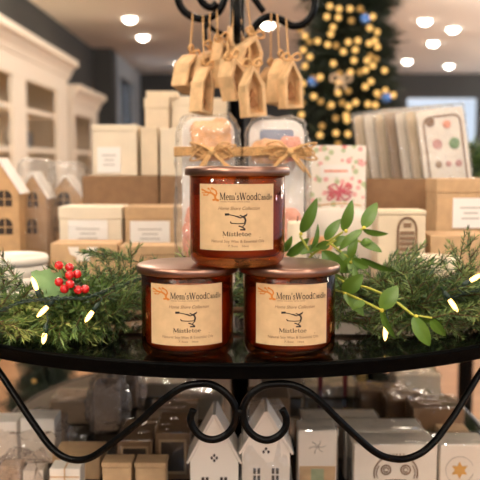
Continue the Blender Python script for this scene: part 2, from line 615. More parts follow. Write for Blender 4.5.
# unseen pendant globes, added as fill to brighten the ceiling and room
GLOBE = MB().ball((0, 0, 0), .12, 24, 16).mesh('globe', emit_mat('fill_globe', (255, 244, 230), 60.0))
CORD = MB().tube([(0, 0, .12), (0, 0, .55)], .004, 6).mesh('cord', M['frame_dark'])
ROSE = MB().lathe([(0, .53), (.05, .53), (.05, .55), (0, .55)], 20).mesh('ceiling_rose', M['white'])
for x, y in ((4.2, 2.2), (4.0, 5.0), (4.3, 8.0), (4.9, 11.0), (5.2, 13.6), (5.4, 6.5), (5.4, 9.5), (-1.2, -2.2), (0.8, -2.4), (2.6, -1.6), (-1.4, 0.2)):
    t = thing('fill_pendant', 'unseen opal globe on a thin cord, added as fill light', 'pendant lamp', (x, y, ZT - .55), 0, 'added fill globes')
    for n, me in (('globe', GLOBE), ('cord', CORD), ('ceiling_rose', ROSE)):
        o = bpy.data.objects.new(n, me)
        C.objects.link(o)
        o.parent = t


# unseen torchere uplighters, added to wash the ceiling with fill light
UPD = MB().lathe([(0, 1.86), (.17, 1.86)], 24).mesh('diffuser', emit_mat('fill_uplight_diffuser', (255, 244, 230), 420.0))
UPB = MB().lathe([(0, 1.74), (.05, 1.75), (.15, 1.82), (.19, 1.88), (.185, 1.88), (.17, 1.855), (0, 1.85)], 24).mesh('bowl', M['white'])
UPS = MB().lathe([(0, 0), (.16, 0), (.16, .02), (.015, .03), (.012, 1.75), (0, 1.75)], 20).mesh('stand', M['frame_dark'])
for x, y in ((3.1, 6.6), (5.0, 9.0), (5.6, 11.2), (3.0, 3.6), (-1.7, 3.7), (-1.6, -1.6), (2.2, -2.6)):
    t = thing('fill_uplight', 'unseen slim torchere added to throw fill light up, outside the view', 'floor lamp', (x, y, 0), 0, 'added torchere uplights')
    for n, me in (('diffuser', UPD), ('bowl', UPB), ('stand', UPS)):
        o = bpy.data.objects.new(n, me)
        C.objects.link(o)
        o.parent = t


# ------------------------------------------------------------------ white bookcases along the side wall
def bookcase(label, y0, y1, ztop, frieze_z, bays, shelves, xface=-1.62, xcorn=-1.5):
    t = thing('bookcase', label, 'bookcase', (0, 0, 0))
    xb = XL + 0.005
    b = MB()
    ys = sorted([y0, y1])
    b.box(((xb + xface) / 2, y0 + .02, ztop / 2), (xface - xb, .04, ztop))
    b.box(((xb + xface) / 2, y1 - .02, ztop / 2), (xface - xb, .04, ztop))
    b.box(((xb + xface) / 2, (y0 + y1) / 2, ztop - .02), (xface - xb, y1 - y0, .04))
    b.build('carcass', M['cab'], t)
    MB().box((xb + .01, (y0 + y1) / 2, ztop / 2), (.02, y1 - y0 - .08, ztop - .08)).build('back_panel', M['cab_back'], t)
    edges = [y0] + [e for bay in bays for e in bay] + [y1]
    f = MB()
    for i in range(0, len(edges), 2):
        a, c = edges[i], edges[i + 1]
        f.box((xface + .01, (a + c) / 2, ztop / 2), (.03, c - a, ztop))
    f.box((xface + .012, (y0 + y1) / 2, (ztop + frieze_z) / 2), (.032, y1 - y0, ztop - frieze_z))
    f.build('face_frame', M['cab'], t)
    cp = [(xface - .02, ztop - .14), (xface + .04, ztop - .13), (xface + .05, ztop - .09), (xcorn - .03, ztop - .03), (xcorn, ztop - .02), (xcorn, ztop + .03), (xface - .02, ztop + .03)]
    vs = [(x, y0 - .06, z) for x, z in cp] + [(x, y1 + .06, z) for x, z in cp]
    n = len(cp)
    MB().add(vs, [tuple(range(n)), tuple(reversed(range(n, 2 * n)))] + [((i + 1) % n, i, n + i, n + (i + 1) % n) for i in range(n)]).build('cornice', M['cab'], t)
    for bay in bays:
        for z in shelves:
            MB().box(((xb + xface) / 2 + .01, (bay[0] + bay[1]) / 2, z), (xface - xb - .02, bay[1] - bay[0] + .06, .035)).build('shelf', M['cab'], t)
    return t


bookcase('tall white bookcase with heavy cornice along the grey side wall', 4.2, 7.68, 2.06, 1.78, [(4.6, 5.82), (6.2, 7.24)], [1.56, 1.26, 0.88, 0.5])
bookcase('lower white bookcase at the far end of the bookcase wall', 7.86, 9.25, 1.86, 1.62, [(8.0, 8.95)], [1.26, 0.9, 0.5])
for lab, ya, yb, z in (('unseen fill light strip added on top of the tall bookcase behind its cornice', 4.4, 7.5, 2.0603), ('unseen fill light strip added on top of the lower bookcase behind its cornice', 7.95, 9.15, 1.8603)):
    t = thing('fill_strip', lab, 'light strip', (-1.86, (ya + yb) / 2, z), 0, 'added fill strips on the bookcases')  # hidden strips, added only to lift the ceiling above the bookcases
    MB().box((0, 0, .006), (.05, yb - ya, .012)).build('channel', M['white'], t)
    MB().box((0, 0, .014), (.034, yb - ya - .02, .004)).build('diffuser', emit_mat('fill_strip_diffuser', (255, 226, 186), 26.0), t)
# things on the bookcase shelves
for nm, x, y, z, prof, m, lab, cat in (
    ('vase', -1.8, 6.55, 1.2785, [(0, 0), (.05, 0), (.07, .06), (.075, .12), (.05, .19), (.03, .23), (.035, .25)], 'white', 'pale bulbous vase on the middle board of the tall bookcase', 'vase'),
    ('jar', -1.78, 6.85, 1.2785, [(0, 0), (.05, 0), (.055, .01), (.055, .12), (.04, .14), (0, .145)], 'frame_dark', 'dark squat jar on the middle board of the tall bookcase', 'jar'),
    ('vase', -1.78, 8.4, 1.2785, [(0, 0), (.05, 0), (.065, .05), (.06, .14), (.03, .2), (.035, .22)], 'pink', 'pink vase on the middle board of the lower bookcase', 'vase'),
    ('vase', -1.78, 5.4, 1.2785, [(0, 0), (.05, 0), (.06, .08), (.05, .16), (.02, .21), (.03, .23)], 'taupe', 'taupe bottle vase on the tall bookcase, in the bay closer to the viewer', 'vase')):
    t = thing(nm, lab, cat, (x, y, z))
    MB().lathe(prof, 20).build('body', M[m], t)
    MB().lathe([(prof[-1][0] + .004, prof[-1][1] - .004), (prof[-1][0] + .006, prof[-1][1]), (prof[-1][0] + .001, prof[-1][1] + .003), (0, prof[-1][1] - .002)], 20).build('rim', M[m], t)
t = thing('table_lamp', 'small lit table lamp on the upper bookcase board', 'lamp', (-1.74, 6.1 + .4, 1.5785))
MB().lathe([(0, 0), (.04, 0), (.04, .01), (.008, .02), (.008, .1)], 16).build('base', M['gold'], t)
MB().ball((0, 0, .125), .03).build('bulb', emit_mat('lamp_glow', (255, 220, 170), 12), t)


# ------------------------------------------------------------------ lit christmas tree at the back
TX, TYY = 0.47, 3.6
TSC = TYY / F


def tree_half(z):
    y = 160 - (z - ZC) / TSC
    h = 66 * (1 - math.exp(-(y + 180) / 190)) + max(0, y - 150) * 0.12
    return max(0.02, h * TSC)


def blades(mb, p, d, n, L, w, rnd, spread=0.7):
    """a brush of thin tapered needles starting round p, heading d"""
    for _ in range(n):
        e = (d + Vector((rnd.gauss(0, spread), rnd.gauss(0, spread), rnd.gauss(0, spread)))).normalized()
        q = p + d * rnd.uniform(0, L * 0.8)
        a = e.cross(Vector((rnd.gauss(0, 1), rnd.gauss(0, 1), rnd.gauss(0, 1)))).normalized() * w
        b = e.cross(a).normalized() * w * .6
        t = q + e * L * rnd.uniform(.6, 1.1)
        mb.add([q + a, q - a, q + b, t], [(0, 1, 3), (1, 2, 3), (2, 0, 3)])


def fir(root, zlo, zhi, half, seed, n, L, w):
    rnd = random.Random(seed)
    mb = MB()
    for _ in range(n):
        u = rnd.random() ** 0.75
        z = zhi - (zhi - zlo) * u
        h = half(z)
        r = h * rnd.uniform(.45, 1.0) * (0.9 + 0.14 * math.sin(z * 38))
        a = rnd.uniform(0, 2 * PI)
        p = Vector((r * math.cos(a), r * math.sin(a), z))
        d = Vector((math.cos(a), math.sin(a), -.25)).normalized()
        blades(mb, p - d * L * .6, d, 7, L, w, rnd)
    return mb.build('foliage', M['tree'], root, fix=False)


tr = thing('christmas_tree', 'tall dark green christmas tree dotted with lights behind the boxes', 'tree', (TX, TYY, 0))
fir(tr, 0.35, 2.62, lambda z: tree_half(z), 3, 5200, .085, .0045)
MB().lathe([(0, 0), (.05, 0), (.045, .5), (.02, 1.8), (0.004, 2.62)], 10).build('trunk', M['twig'], tr)
MB().lathe([(0, 0), (.22, 0), (.2, .02), (.06, .05), (.06, .09), (0, .09)], 24).build('stand', M['iron'], tr)

z1 = [(137, 14), (158, 20), (183, 20), (206, 20, 1), (130, 38), (156, 40), (235, 38), (186, 47, 1), (144, 62), (228, 64), (139, 78), (80, 82), (245, 73), (90, 95, 1), (109, 94), (132, 102), (151, 104, 1), (179, 96), (201, 93), (227, 99), (240, 93), (76, 114), (168, 118), (195, 114), (246, 107), (91, 130), (222, 138), (145, 145), (192, 138), (230, 128, 1), (235, 150), (80, 151), (184, 165), (219, 160), (243, 135, 1), (206, 165, 1), (262, 161), (75, 191), (115, 176), (107, 180, 1), (159, 168, 1), (157, 188), (231, 186), (70, 211), (100, 220), (116, 232, 1), (156, 212), (179, 208, 1), (218, 198), (245, 213), (248, 218, 1), (264, 207), (282, 217), (140, 240), (165, 235, 1), (180, 243), (196, 234), (224, 238), (73, 235, 1), (72, 262), (241, 240), (174, 264), (150, 270, 1)]
spots = [(270 + a[0] / 2.286, a[1] / 2.286, len(a) > 2) for a in z1]
spots += [(330, 106, 1), (347, 120, 0), (336, 133, 0), (348, 134, 0), (320, 135, 0), (322, 126, 1), (338, 144, 1), (360, 128, 0), (372, 121, 0), (385, 112, 1), (366, 139, 0), (309, 148, 0), (352, 151, 0), (300, 30, 1)]


def on_tree(px, py, out=.0):
    Y = TYY - .2
    for _ in range(6):
        p = P(px, py, Y)
        h = tree_half(p.z) + out
        dx = max(-h * .97, min(h * .97, p.x - TX))
        Y = TYY - math.sqrt(max(h * h - dx * dx, 0))
    return P(px, py, Y)


st = thing('string_light', 'string of warm gold fairy lights wound round the tall christmas tree', 'fairy lights', (0, 0, 0))
bm_ = MB().ball((0, 0, 0), .0125, 12, 8).mesh('bulb', M['tree_bulb'])
bd_ = MB().ball((0, 0, 0), .0125, 12, 8).mesh('bulb', M['tree_bulb_dim'])
pts = []
for px, py, dim in spots:
    p = on_tree(px, py, .025)
    pts.append(p)
    o = bpy.data.objects.new('bulb', bd_ if dim else bm_)
    C.objects.link(o)
    o.parent = st
    o.location = p
wire = []
for i in range(0, 240):
    u = i / 239
    z = 2.5 - 1.7 * u
    a = u * 2 * PI * 9
    h = tree_half(z) * .98
    wire.append((TX + h * math.cos(a), TYY + h * math.sin(a), z))
MB().tube(wire, .003, 5).build('wire', M['wire'], st)
for k, (px, py, lab) in enumerate(((365, 19, 'blue glass bauble high on the christmas tree'), (312.5, 82, 'blue glass bauble on the side of the christmas tree by the wooden ornaments'), (386, 98, 'blue glass bauble low on the tree above the card packs'))):
    p = on_tree(px, py, .03)
    t = thing('bauble', lab, 'bauble', p, 0, 'blue baubles on the tree')
    MB().ball((0, 0, 0), .021, 16, 10).build('ball', M['bauble'], t)
    MB().lathe([(.006, .02), (.006, .027), (0, .027)], 10).build('cap', M['gold'], t)
p = on_tree(341, 79, .03)
t = thing('ribbon_bow', 'pale cream ribbon bow on the christmas tree', 'bow', p)
for s in (-1, 1):
    MB().tube(spline([(0, 0, 0), (s * .03, -.01, .022), (s * .055, 0, .012), (s * .045, .005, -.012), (0, 0, 0)], 6), .006, 6).build('loop', M['bow'], t)
    MB().tube(spline([(0, 0, 0), (s * .015, -.004, -.03), (s * .028, 0, -.06)], 6), .006, 6).build('tail', M['bow'], t)
MB().ball((0, 0, 0), .012).build('knot', M['bow'], t)
t.scale = (.75, .75, .75)


# ------------------------------------------------------------------ the tiered iron stand
stand = thing('display_stand', 'oval tiered black iron display stand with glass tops and scroll brackets', 'display stand', (0, TY, 0))


def loc(p):
    return Vector(p) - Vector((0, TY, 0))


MB().lathe([(0, SHELF - .006), (TR - .006, SHELF - .006), (TR - .006, SHELF - .0007), (0, SHELF - .0007)], 128, smooth=False).build('glass_top', M['glass_top'], stand).scale = (TA / TR, 1, 1)
MB().lathe([(TR - .006, SHELF - .0118), (TR - .0006, SHELF - .0124), (TR, SHELF - .0112), (TR, SHELF - .002), (TR + .0012, SHELF - .0012), (TR + .0012, SHELF + .0008), (TR - .001, SHELF + .0016), (TR - .004, SHELF + .0016), (TR - .006, SHELF + .0006), (TR - .006, SHELF - .0118)], 192).build('rim', M['iron_band'], stand).scale = (TA / TR, 1, 1)
MB().lathe([(0, LOW - .006), (.41, LOW - .006), (.41, LOW - .0007), (0, LOW - .0007)], 96, smooth=False).build('glass_top', M['glass_top'], stand).scale = (.37 / .42, 1, 1)
MB().lathe([(.41, LOW - .014), (.42, LOW - .014), (.42, LOW - .0006), (.41, LOW - .0006), (.41, LOW - .014)], 96).build('rim', M['iron'], stand).scale = (.37 / .42, 1, 1)
MB().tube([(0, 0, .25), (0, 0, LOW - .006)], .014, 16).build('pole', M['iron'], stand)
MB().tube([(0, 0, LOW), (0, 0, SHELF - .006)], .0145, 16).build('pole', M['iron'], stand)
MB().tube([(-.004, 0, SHELF), (-.004, 0, 1.55)], .0115, 16).build('pole', M['iron'], stand)
MB().lathe([(.0115, 0), (.02, .004), (.022, .012), (.02, .02), (.0115, .024)], 20, (-.004, 0, 1.335)).build('collar', M['iron'], stand)
for k in range(4):
    a = PI / 4 + k * PI / 2
    ca, sa = math.cos(a), math.sin(a)
    MB().tube(spline([(0, 0, .27), (.1 * ca, .1 * sa, .3), (.25 * ca, .25 * sa, .2), (.34 * ca, .34 * sa, .03), (.4 * ca, .4 * sa, .009)], 8), .008, 8).build('leg', M['iron'], stand)
    MB().tube([(.345 * ca, .395 * sa, LOW - .008), (.43 * ca, .52 * sa, SHELF - .009)], .005, 8).build('strut', M['iron'], stand) if k in (0, 1) else None


def on_rim(px, py, r=1 - .007 / .538):
    Y = .71
    for _ in range(8):
        p = P(px, py, Y)
        Y = TY - TR * math.sqrt(max(r * r - (p.x / TA) ** 2, .0001))
    return P(px, py, Y)


SL = [(-22, 352), (-10, 361), (0, 373), (12, 391), (25, 411), (38, 430), (50, 446), (62, 456), (75, 460), (88, 458.5), (100, 452), (120, 437), (140, 421), (156, 406), (170, 395), (182, 387.5), (195, 384), (209, 384), (221, 389.5), (231, 399), (236, 411), (234, 424), (227, 434), (215, 439.5), (203, 437.5), (194, 429), (190.5, 419), (193.5, 409.5)]
SR = [(502, 352), (490, 361), (480, 373), (468, 393), (455, 414), (445, 428), (435, 441), (421, 453), (405, 459), (389, 458), (375, 452), (357, 437), (340, 421), (326, 407), (315, 397), (303, 389), (290, 384.5), (275, 384), (261, 387), (249.5, 396), (243.5, 408), (244, 421), (250, 432), (259, 438.5), (269, 440), (279, 435.5), (285.5, 427), (286, 417), (282, 409)]
for S in (SL, SR):
    pp = spline([loc(on_rim(x, y)) for x, y in S], 6)
    MB().tube(pp, .0034, 12).build('scroll_bracket', M['iron'], stand)
c0 = loc(on_rim(239.8, 412))
MB().ball(c0, .0036, 10, 8).build('rivet', M['iron'], stand)

CY = TY
CR = [(236, 62), (245, 46), (253, 30), (260, 21), (270, 16.5), (281, 20), (293, 26), (305, 23), (313, 11), (314, -4), (306, -16), (296, -15), (292, -6)]
CL = [(234, -30), (227, -10), (223, 3), (217, 13), (205, 19), (193, 17), (183, 10), (178, -2), (182, -14), (192, -18), (197, -10), (203, 3), (211, 7.5), (217, 3)]
CL2 = [(236, 50), (226, 36), (214, 30), (206, 24), (205, 33), (206, 42)]
CR2 = [(238, -25), (250, -8), (258, 4), (264, 12)]
for S in (CR, CL):
    MB().tube(spline([loc(P(x, y, CY)) for x, y in S], 6), .0058, 10).build('crown_scroll', M['iron'], stand)
MB().tube(spline([loc(P(x, y, CY - .0)) for x, y in CR2], 6), .005, 10).build('crown_scroll', M['iron'], stand)
MB().tube(spline([loc(P(x, y, CY - .015)) for x, y in CL2], 6), .0035, 8).build('crown_scroll', M['iron'], stand)
for sgn in (-1, 1):
    S = [(0, .02), (.02, .06), (.05, .085), (.085, .07), (.09, .035), (.065, .02), (.05, .04)]
    MB().tube(spline([(-.004, sgn * a, 1.33 + b) for a, b in S], 6), .0055, 10).build('crown_scroll', M['iron'], stand)


# ------------------------------------------------------------------ the three candles
RJ, HJ, RL, HL = .0432, .0783, .0474, .0855
LW, LZ0, LZ1 = 47.0, .0160, .0712


def candle_proto():
    t = thing('scented_candle', '', 'candle')
    o = [(0, .0015), (RJ - .009, .0), (RJ - .005, .001), (RJ - .0015, .0045), (RJ, .010), (RJ, HJ - .001), (RJ - .001, HJ), (RJ - .0028, HJ), (RJ - .003, HJ - .003), (RJ - .003, .013), (RJ - .006, .0085), (0, .0075)]
    MB().lathe(o, 64).build('jar', M['amber'], t)
    MB().lathe([(0, .0085), (RJ - .007, .0092), (RJ - .0037, .0135), (RJ - .0037, .060), (RJ - .006, .0592), (0, .0588)], 48).build('wax', M['wax'], t)
    MB().lathe([(0, HL), (RL - .003, HL), (RL - .0012, HL - .0006), (RL, HL - .0022), (RL, HJ + .0002), (RL - .0012, HJ - .0006), (RL - .003, HJ - .0006), (RL - .0034, HJ + .001), (0, HJ + .001)], 72).build('lid', M['bronze'], t)

    def bend(u, v, r):
        a = math.radians(-LW + 2 * LW * u)
        return Vector((r * math.sin(a), -r * math.cos(a), LZ1 - (LZ1 - LZ0) * v))
    n = 28
    vs = [bend(i / n, 0, RJ + .0002) for i in range(n + 1)] + [bend(i / n, 1, RJ + .0002) for i in range(n + 1)]
    vo = [bend(i / n, 0, RJ + .0005) for i in range(n + 1)] + [bend(i / n, 1, RJ + .0005) for i in range(n + 1)]
    m = n + 1
    lb = MB().add(vo, [(i, i + m, i + m + 1, i + 1) for i in range(n)], 0, True)
    lb.add(vs, [(i, i + 1, i + m + 1, i + m) for i in range(n)], 0, True)
    lo = lb.build('label', M['label'], t)

    def put(polys, name, m_):
        mb = MB()
        for q in polys:
            mb.add([bend(a, b, RJ + .0008) for a, b in q], [tuple(range(len(q)))])
        me = mb.build(name, m_, lo, fix=False)
        return me

    def flip(polys):
        return [[(a, 1 - b) for a, b in q] for q in polys]
    # all below in label units, x right, y up (1 = top edge)
    dark = lettering("Mem'sWoodCandle", .30, .975, .765, .105, 9)
    dark += lettering('Mistletoe', .335, .685, .222, .066)
    for pts, w in (([(.37, .545), (.41, .548)], .035), ([(.41, .545), (.47, .53), (.55, .495), (.60, .515), (.63, .555)], .014), ([(.47, .53), (.53, .515), (.555, .49)], .012), ([(.545, .535), (.575, .515), (.60, .49)], .018), ([(.58, .51), (.62, .535)], .026), ([(.60, .50), (.612, .455), (.60, .41)], .022), ([(.43, .44), (.44, .415), (.52, .408), (.61, .413)], .013), ([(.53, .375), (.575, .355), (.605, .325)], .018), ([(.55, .318), (.605, .316)], .022), ([(.575, .36), (.61, .41)], .012)):
        dark += ribbon2d(pts, w)
    put(flip(dark), 'lettering', M['ink'])
    br = font_polys('Home Shore Collection', .28, .79, .615, .05, .35)
    br += font_polys('HAND POURED WITH CARE', .31, .66, .728, .018)
    br += ribbon2d([(.34, .197), (.80, .197)], .007)
    br += font_polys('Natural Soy Wax & Essential Oils', .19, .85, .122, .042)
    br += font_polys('7.5oz', .40, .52, .055, .032)
    br += font_polys('16oz', .57, .65, .055, .032)
    put(flip(br), 'small_print', M['ink_brown'])
    og = []
    for pts, w in (([(.27, .75), (.245, .775), (.235, .83), (.19, .865), (.12, .875), (.06, .91)], .028), ([(.21, .76), (.25, .768), (.285, .755)], .03), ([(.24, .80), (.262, .86), (.25, .90), (.21, .93)], .02), ([(.16, .872), (.13, .83), (.09, .83)], .014), ([(.19, .865), (.17, .91), (.15, .93)], .012), ([(.12, .875), (.09, .862), (.045, .865)], .014), ([(.205, .925), (.19, .94)], .03), ([(.14, .925), (.155, .935)], .026), ([(.055, .905), (.04, .92)], .026), ([(.085, .83), (.07, .835)], .026)):
        og += ribbon2d(pts, w)
    put(flip(og), 'tree_emblem', M['ink_orange'])
    return t


ca = candle_proto()
ca.location = (P(187.6, 300, .764).x, .764, SHELF)
ca.rotation_euler = (0, 0, math.radians(2.0))
tag(ca, 'amber glass candle with bronze lid under the stack, standing beside the red berries', 'candle', 'amber candles in the pyramid')
cb = dup(ca, (P(289.2, 300, .764).x, .764, SHELF), math.radians(0.3), 'amber glass candle with bronze lid under the stack, standing beside the mistletoe')
cc = dup(ca, (P(237.3, 200, .758).x, .758, SHELF + HL), math.radians(-1), 'amber glass candle with bronze lid stacked on top of the other two')
cc.scale = (1.02, 1.02, 1.055)


# ------------------------------------------------------------------ boxes
def gbox(name, label, cat, px0, px1, py, Y, depth, m, z0=SHELF, lid=None, lidm=None, paper=None, rotz=0.0, group=None, clear=False, seam=False, top_z=None, bev=.0015):
    """a carton whose front face spans px0..px1 with its top edge at py"""
    a, b = P(px0, py, Y), P(px1, py, Y)
    w, h = b.x - a.x, (a.z if top_z is None else top_z) - z0
    t = thing(name, label, cat, ((a.x + b.x) / 2, Y + depth / 2, z0), rotz, group)
    hb = h - (lid or 0)
    MB().box((0, 0, hb / 2), (w - (.002 if lid else 0), depth - (.002 if lid else 0), hb)).build('body', M[m], t, bevel=bev)
    if lid:
        MB().box((0, 0, h - lid / 2), (w, depth, lid)).build('lid', M[lidm or m], t, bevel=bev)
    elif seam:
        MB().box((0, -depth / 2 + .0004, h * .5), (.0012, .0012, h * .96)).box((0, 0, h + .0001), (w * .96, .0012, .0006)).build('seam', M['kraft_dark'], t)
    if paper:
        q0, q1, r0, r1 = paper[:4]
        c0_, c1_ = P(q0, r0, Y), P(q1, r1, Y)
        xc, zc, ww, hh = (c0_.x + c1_.x) / 2 - t.location.x, (c0_.z + c1_.z) / 2 - z0, c1_.x - c0_.x, c0_.z - c1_.z
        if zc - hh / 2 < .002:
            hh = (zc + hh / 2) - .002
            zc = .002 + hh / 2
        lo = MB().box((xc, -depth / 2 - .0004, zc), (ww, .0008, hh)).build('label', M['white'], t)
        pr = MB()
        for k, (f0, f1) in enumerate(((.2, .8), (.3, .7), (.25, .75))):
            pr.box((xc + ww * ((f0 + f1) / 2 - .5), -depth / 2 - .001, zc + hh * (.18 - .18 * k)), (ww * (f1 - f0), .0006, hh * .05))
        pr.build('print', M['greyprint'], lo)
    if clear:
        g = MB().box((0, 0, h / 2 + .001), (w + .004, depth + .004, h + .003))
        g.build('clear_wrap', M['wrap'], t, bevel=.002)
    return t


# cartons of the upper tier, from the berries' side to the middle
t = gbox('kraft_box', 'low kraft box with cut-out handle behind the red berries', 'box', 50, 117.5, 243.5, 1.18, .06, 'kraft', seam=False)
hb = t.children[0]
a_, b_ = P(68, 247, 1.18), P(98, 261, 1.18)
cx_, cz_ = (a_.x + b_.x) / 2 - t.location.x, (a_.z + b_.z) / 2 - SHELF
ww, hh = (b_.x - a_.x) / 2, (a_.z - b_.z) / 2
pl = [(cx_ - ww, cz_ + hh), (cx_ - ww * .3, cz_ + hh), (cx_ - ww * .28, cz_ + hh * .2), (cx_ + ww * .28, cz_ + hh * .2), (cx_ + ww * .3, cz_ + hh), (cx_ + ww, cz_ + hh), (cx_ + ww * .85, cz_), (cx_ + ww * .4, cz_ - hh * .45), (cx_ + ww * .45, cz_ - hh), (cx_ - ww * .45, cz_ - hh), (cx_ - ww * .4, cz_ - hh * .45), (cx_ - ww * .85, cz_)]
MB().prism(pl, -.0312, -.0301).build('cutout_window', M['offwhite'], t)
gbox('kraft_box', 'low plain kraft box behind the fir tips, below the labelled tan box', 'box', 119, 188, 246, 1.185, .055, 'kraft', lid=.014, lidm='kraft')
gbox('gift_box', 'cream gift box with white label behind the low cut-out kraft box', 'box', 58, 122, 207, 1.30, .08, 'cream', lid=.02, lidm='cream', paper=(68, 108, 220, 247))
gbox('gift_box', 'tan kraft gift box with white label beside the cream one', 'box', 124, 187, 207, 1.30, .08, 'kraft', lid=.02, lidm='kraft', paper=(130, 170, 221, 247))
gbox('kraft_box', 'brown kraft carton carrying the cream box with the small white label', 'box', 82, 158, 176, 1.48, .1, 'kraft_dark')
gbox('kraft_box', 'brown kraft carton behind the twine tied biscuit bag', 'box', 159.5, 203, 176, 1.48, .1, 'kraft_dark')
zt = P(100, 176, 1.48).z + .0005
gbox('gift_box', 'large cream box with small white label on a brown carton', 'box', 92, 137, 124.5, 1.483, .085, 'cream', z0=zt, paper=(97, 121, 147, 173), lid=.012)
gbox('gift_box', 'narrow cream box squeezed beside the large cream box', 'box', 140.5, 157.5, 127, 1.483, .085, 'cream2', z0=zt)
gbox('gift_box', 'cream box half hidden behind the twine tied biscuit bag', 'box', 160, 186, 128, 1.483, .085, 'cream', z0=zt)
gbox('gift_box', 'tall ivory box behind, left of the black pole', 'box', 144, 169, 98, 1.64, .07, 'cream2', lid=.02)
gbox('gift_box', 'tallest ivory box in the rear row below the wooden ornaments', 'box', 170.5, 196, 96, 1.66, .07, 'cream', lid=.02)
gbox('gift_box', 'ivory box in the rear row beside the black pole', 'box', 197.5, 227, 98, 1.64, .06, 'cream2', lid=.02)
gbox('gift_box', 'flat ivory box edge seen above the rear row', 'box', 146, 178, 91, 1.65, .045, 'cream2', z0=P(150, 98, 1.64).z + .0005)

# right-hand cartons
t = gbox('gift_box', 'upright box with pink floral print and white title band', 'box', 308.5, 366.5, 145.5, 1.26, .05, 'floral')
zc_ = P(330, 171, 1.26).z - SHELF
MB().box((-.002, -.0256, zc_), (.048, .0012, .019)).build('title_band', M['white'], t)
MB().box((-.002, -.0265, zc_), (.036, .0006, .0035)).build('title_print', M['peach'], t)
bz = P(335, 192, 1.26).z - SHELF
bw = MB()
for sx, sz in ((-1, 1), (1, 1), (-1, -1), (1, -1), (0, 1.1), (0, -1.1), (1.15, 0), (-1.15, 0)):
    bw.tube(spline([(.004, -.0262, bz), (.004 + sx * .011 + sz * .004, -.0266, bz + sz * .012), (.004 + sx * .017, -.0266, bz + sz * .006), (.004, -.0262, bz)], 5), .0013, 5)
bw.build('printed_bow', mat('rose_print', (208, 104, 116), .6), t)

t = thing('display_tray', 'open brown kraft tray holding the row of card packs', 'tray', (P(420, 178, 1.30).x, 1.30, SHELF))
x0, x1 = P(367, 178, 1.30).x - t.location.x, P(493, 178, 1.30).x - t.location.x
ht = P(400, 178.5, 1.30).z - SHELF
dp = .19
b = MB()
b.box(((x0 + x1) / 2, .0015, ht / 2), (x1 - x0, .003, ht))
b.build('front_panel', M['kraft_dark'], t)
MB().box(((x0 + x1) / 2, dp, ht / 2), (x1 - x0, .003, ht)).build('rear_panel', M['kraft_dark'], t)
for xx in (x0 + .0015, x1 - .0015):
    MB().box((xx, dp / 2 + .0015, ht / 2), (.003, dp - .004, ht)).build('side_panel', M['kraft_dark'], t)
MB().box(((x0 + x1) / 2, dp / 2 + .0015, .0015), (x1 - x0 - .007, dp - .004, .003)).build('bottom', M['kraft_dark'], t)


def card_pack(loc_, lean, yaw, label, front=False, m='offwhite'):
    w, h, th = .078, .254, .008
    t = thing('card_pack', label, 'card pack', loc_, 0, 'clear packs in the kraft tray')
    t.rotation_euler = (math.radians(-4), math.radians(lean), yaw)

    def rr(w, h, r, x=0, z=0):
        pts = []
        for cx, cz, a0 in ((w / 2 - r, h - r, 0), (-w / 2 + r, h - r, 90), (-w / 2 + r, r, 180), (w / 2 - r, r, 270)):
            pts += [(x + a, z + b) for a, b in arc(cx, cz, r, r, a0, a0 + 90, 5)]
        return pts
    MB().prism(rr(w, h, .006), -th / 2, th / 2).build('card', M[m], t)
    MB().prism(rr(w + .006, h + .006, .006, 0, .0), -th / 2 - .002, th / 2 + .002).build('clear_sleeve', M['cello'], t)
    if front:
        bd = MB()
        o = rr(w * .84, h * .62, .014, 0, h * .34)
        i = rr(w * .76, h * .62 - .006, .012, 0, h * .34 + .003)
        n = len(o)
        bd.add([(a, -th / 2 - .0012, b_) for a, b_ in o] + [(a, -th / 2 - .0012, b_) for a, b_ in i], [(k, (k + 1) % n, n + (k + 1) % n, n + k) for k in range(n)])
        bd.build('border', M['kraft_dark'], t, fix=False)
        for cx, cz, r, mm in ((-.02, .235, .008, 'kraft_dark'), (.008, .228, .007, 'peach'), (-.012, .198, .0085, 'pink'), (.017, .196, .0095, 'mint'), (-.014, .165, .006, 'taupe'), (.003, .164, .005, 'pink'), (.02, .163, .006, 'pink'), (.004, .137, .007, 'taupe')):
            MB().lathe([(0, 0), (r, 0), (r * .9, .0006), (0, .0008)], 14).build('printed_motif', M[mm], t, loc=(cx, -th / 2 - .0008, cz), rot=(PI / 2, 0, 0))
    return t


pk = ['clear packed card with illustrated front at the end of the row', 'second card pack from the illustrated one in the tray', 'third card pack from the illustrated one in the tray', 'fourth card pack from the illustrated one in the tray', 'fifth card pack from the illustrated one in the tray', 'sixth card pack from the illustrated one in the tray', 'card pack at the far end of the row beside the christmas tree']
for k in range(7):
    bx = P(452 - 11.0 * k, 178, 1.335 + .022 * k).x
    card_pack((bx + .0145, 1.335 + .0215 * k, SHELF + .0125), -7.5, math.radians(8), pk[k], front=(k == 0), m=('offwhite', 'cream2', 'offwhite', 'taupe', 'cream2', 'offwhite', 'cream2')[k])

gbox('kraft_box', 'tan kraft box with white label in front of the card tray', 'box', 436.5, 494, 179, 1.18, .07, 'kraft', paper=(453, 488, 198, 228), lid=.02)
gbox('kraft_box', 'low tan kraft box below the labelled one by the round tin', 'box', 431, 492, 235.5, 1.07, .07, 'kraft')
t = gbox('kraft_box', 'small kraft box with a brown house stamp behind the fir sprays', 'box', 377.5, 427, 210.5, 1.065, .05, 'cream2', lid=.006, lidm='cream2')
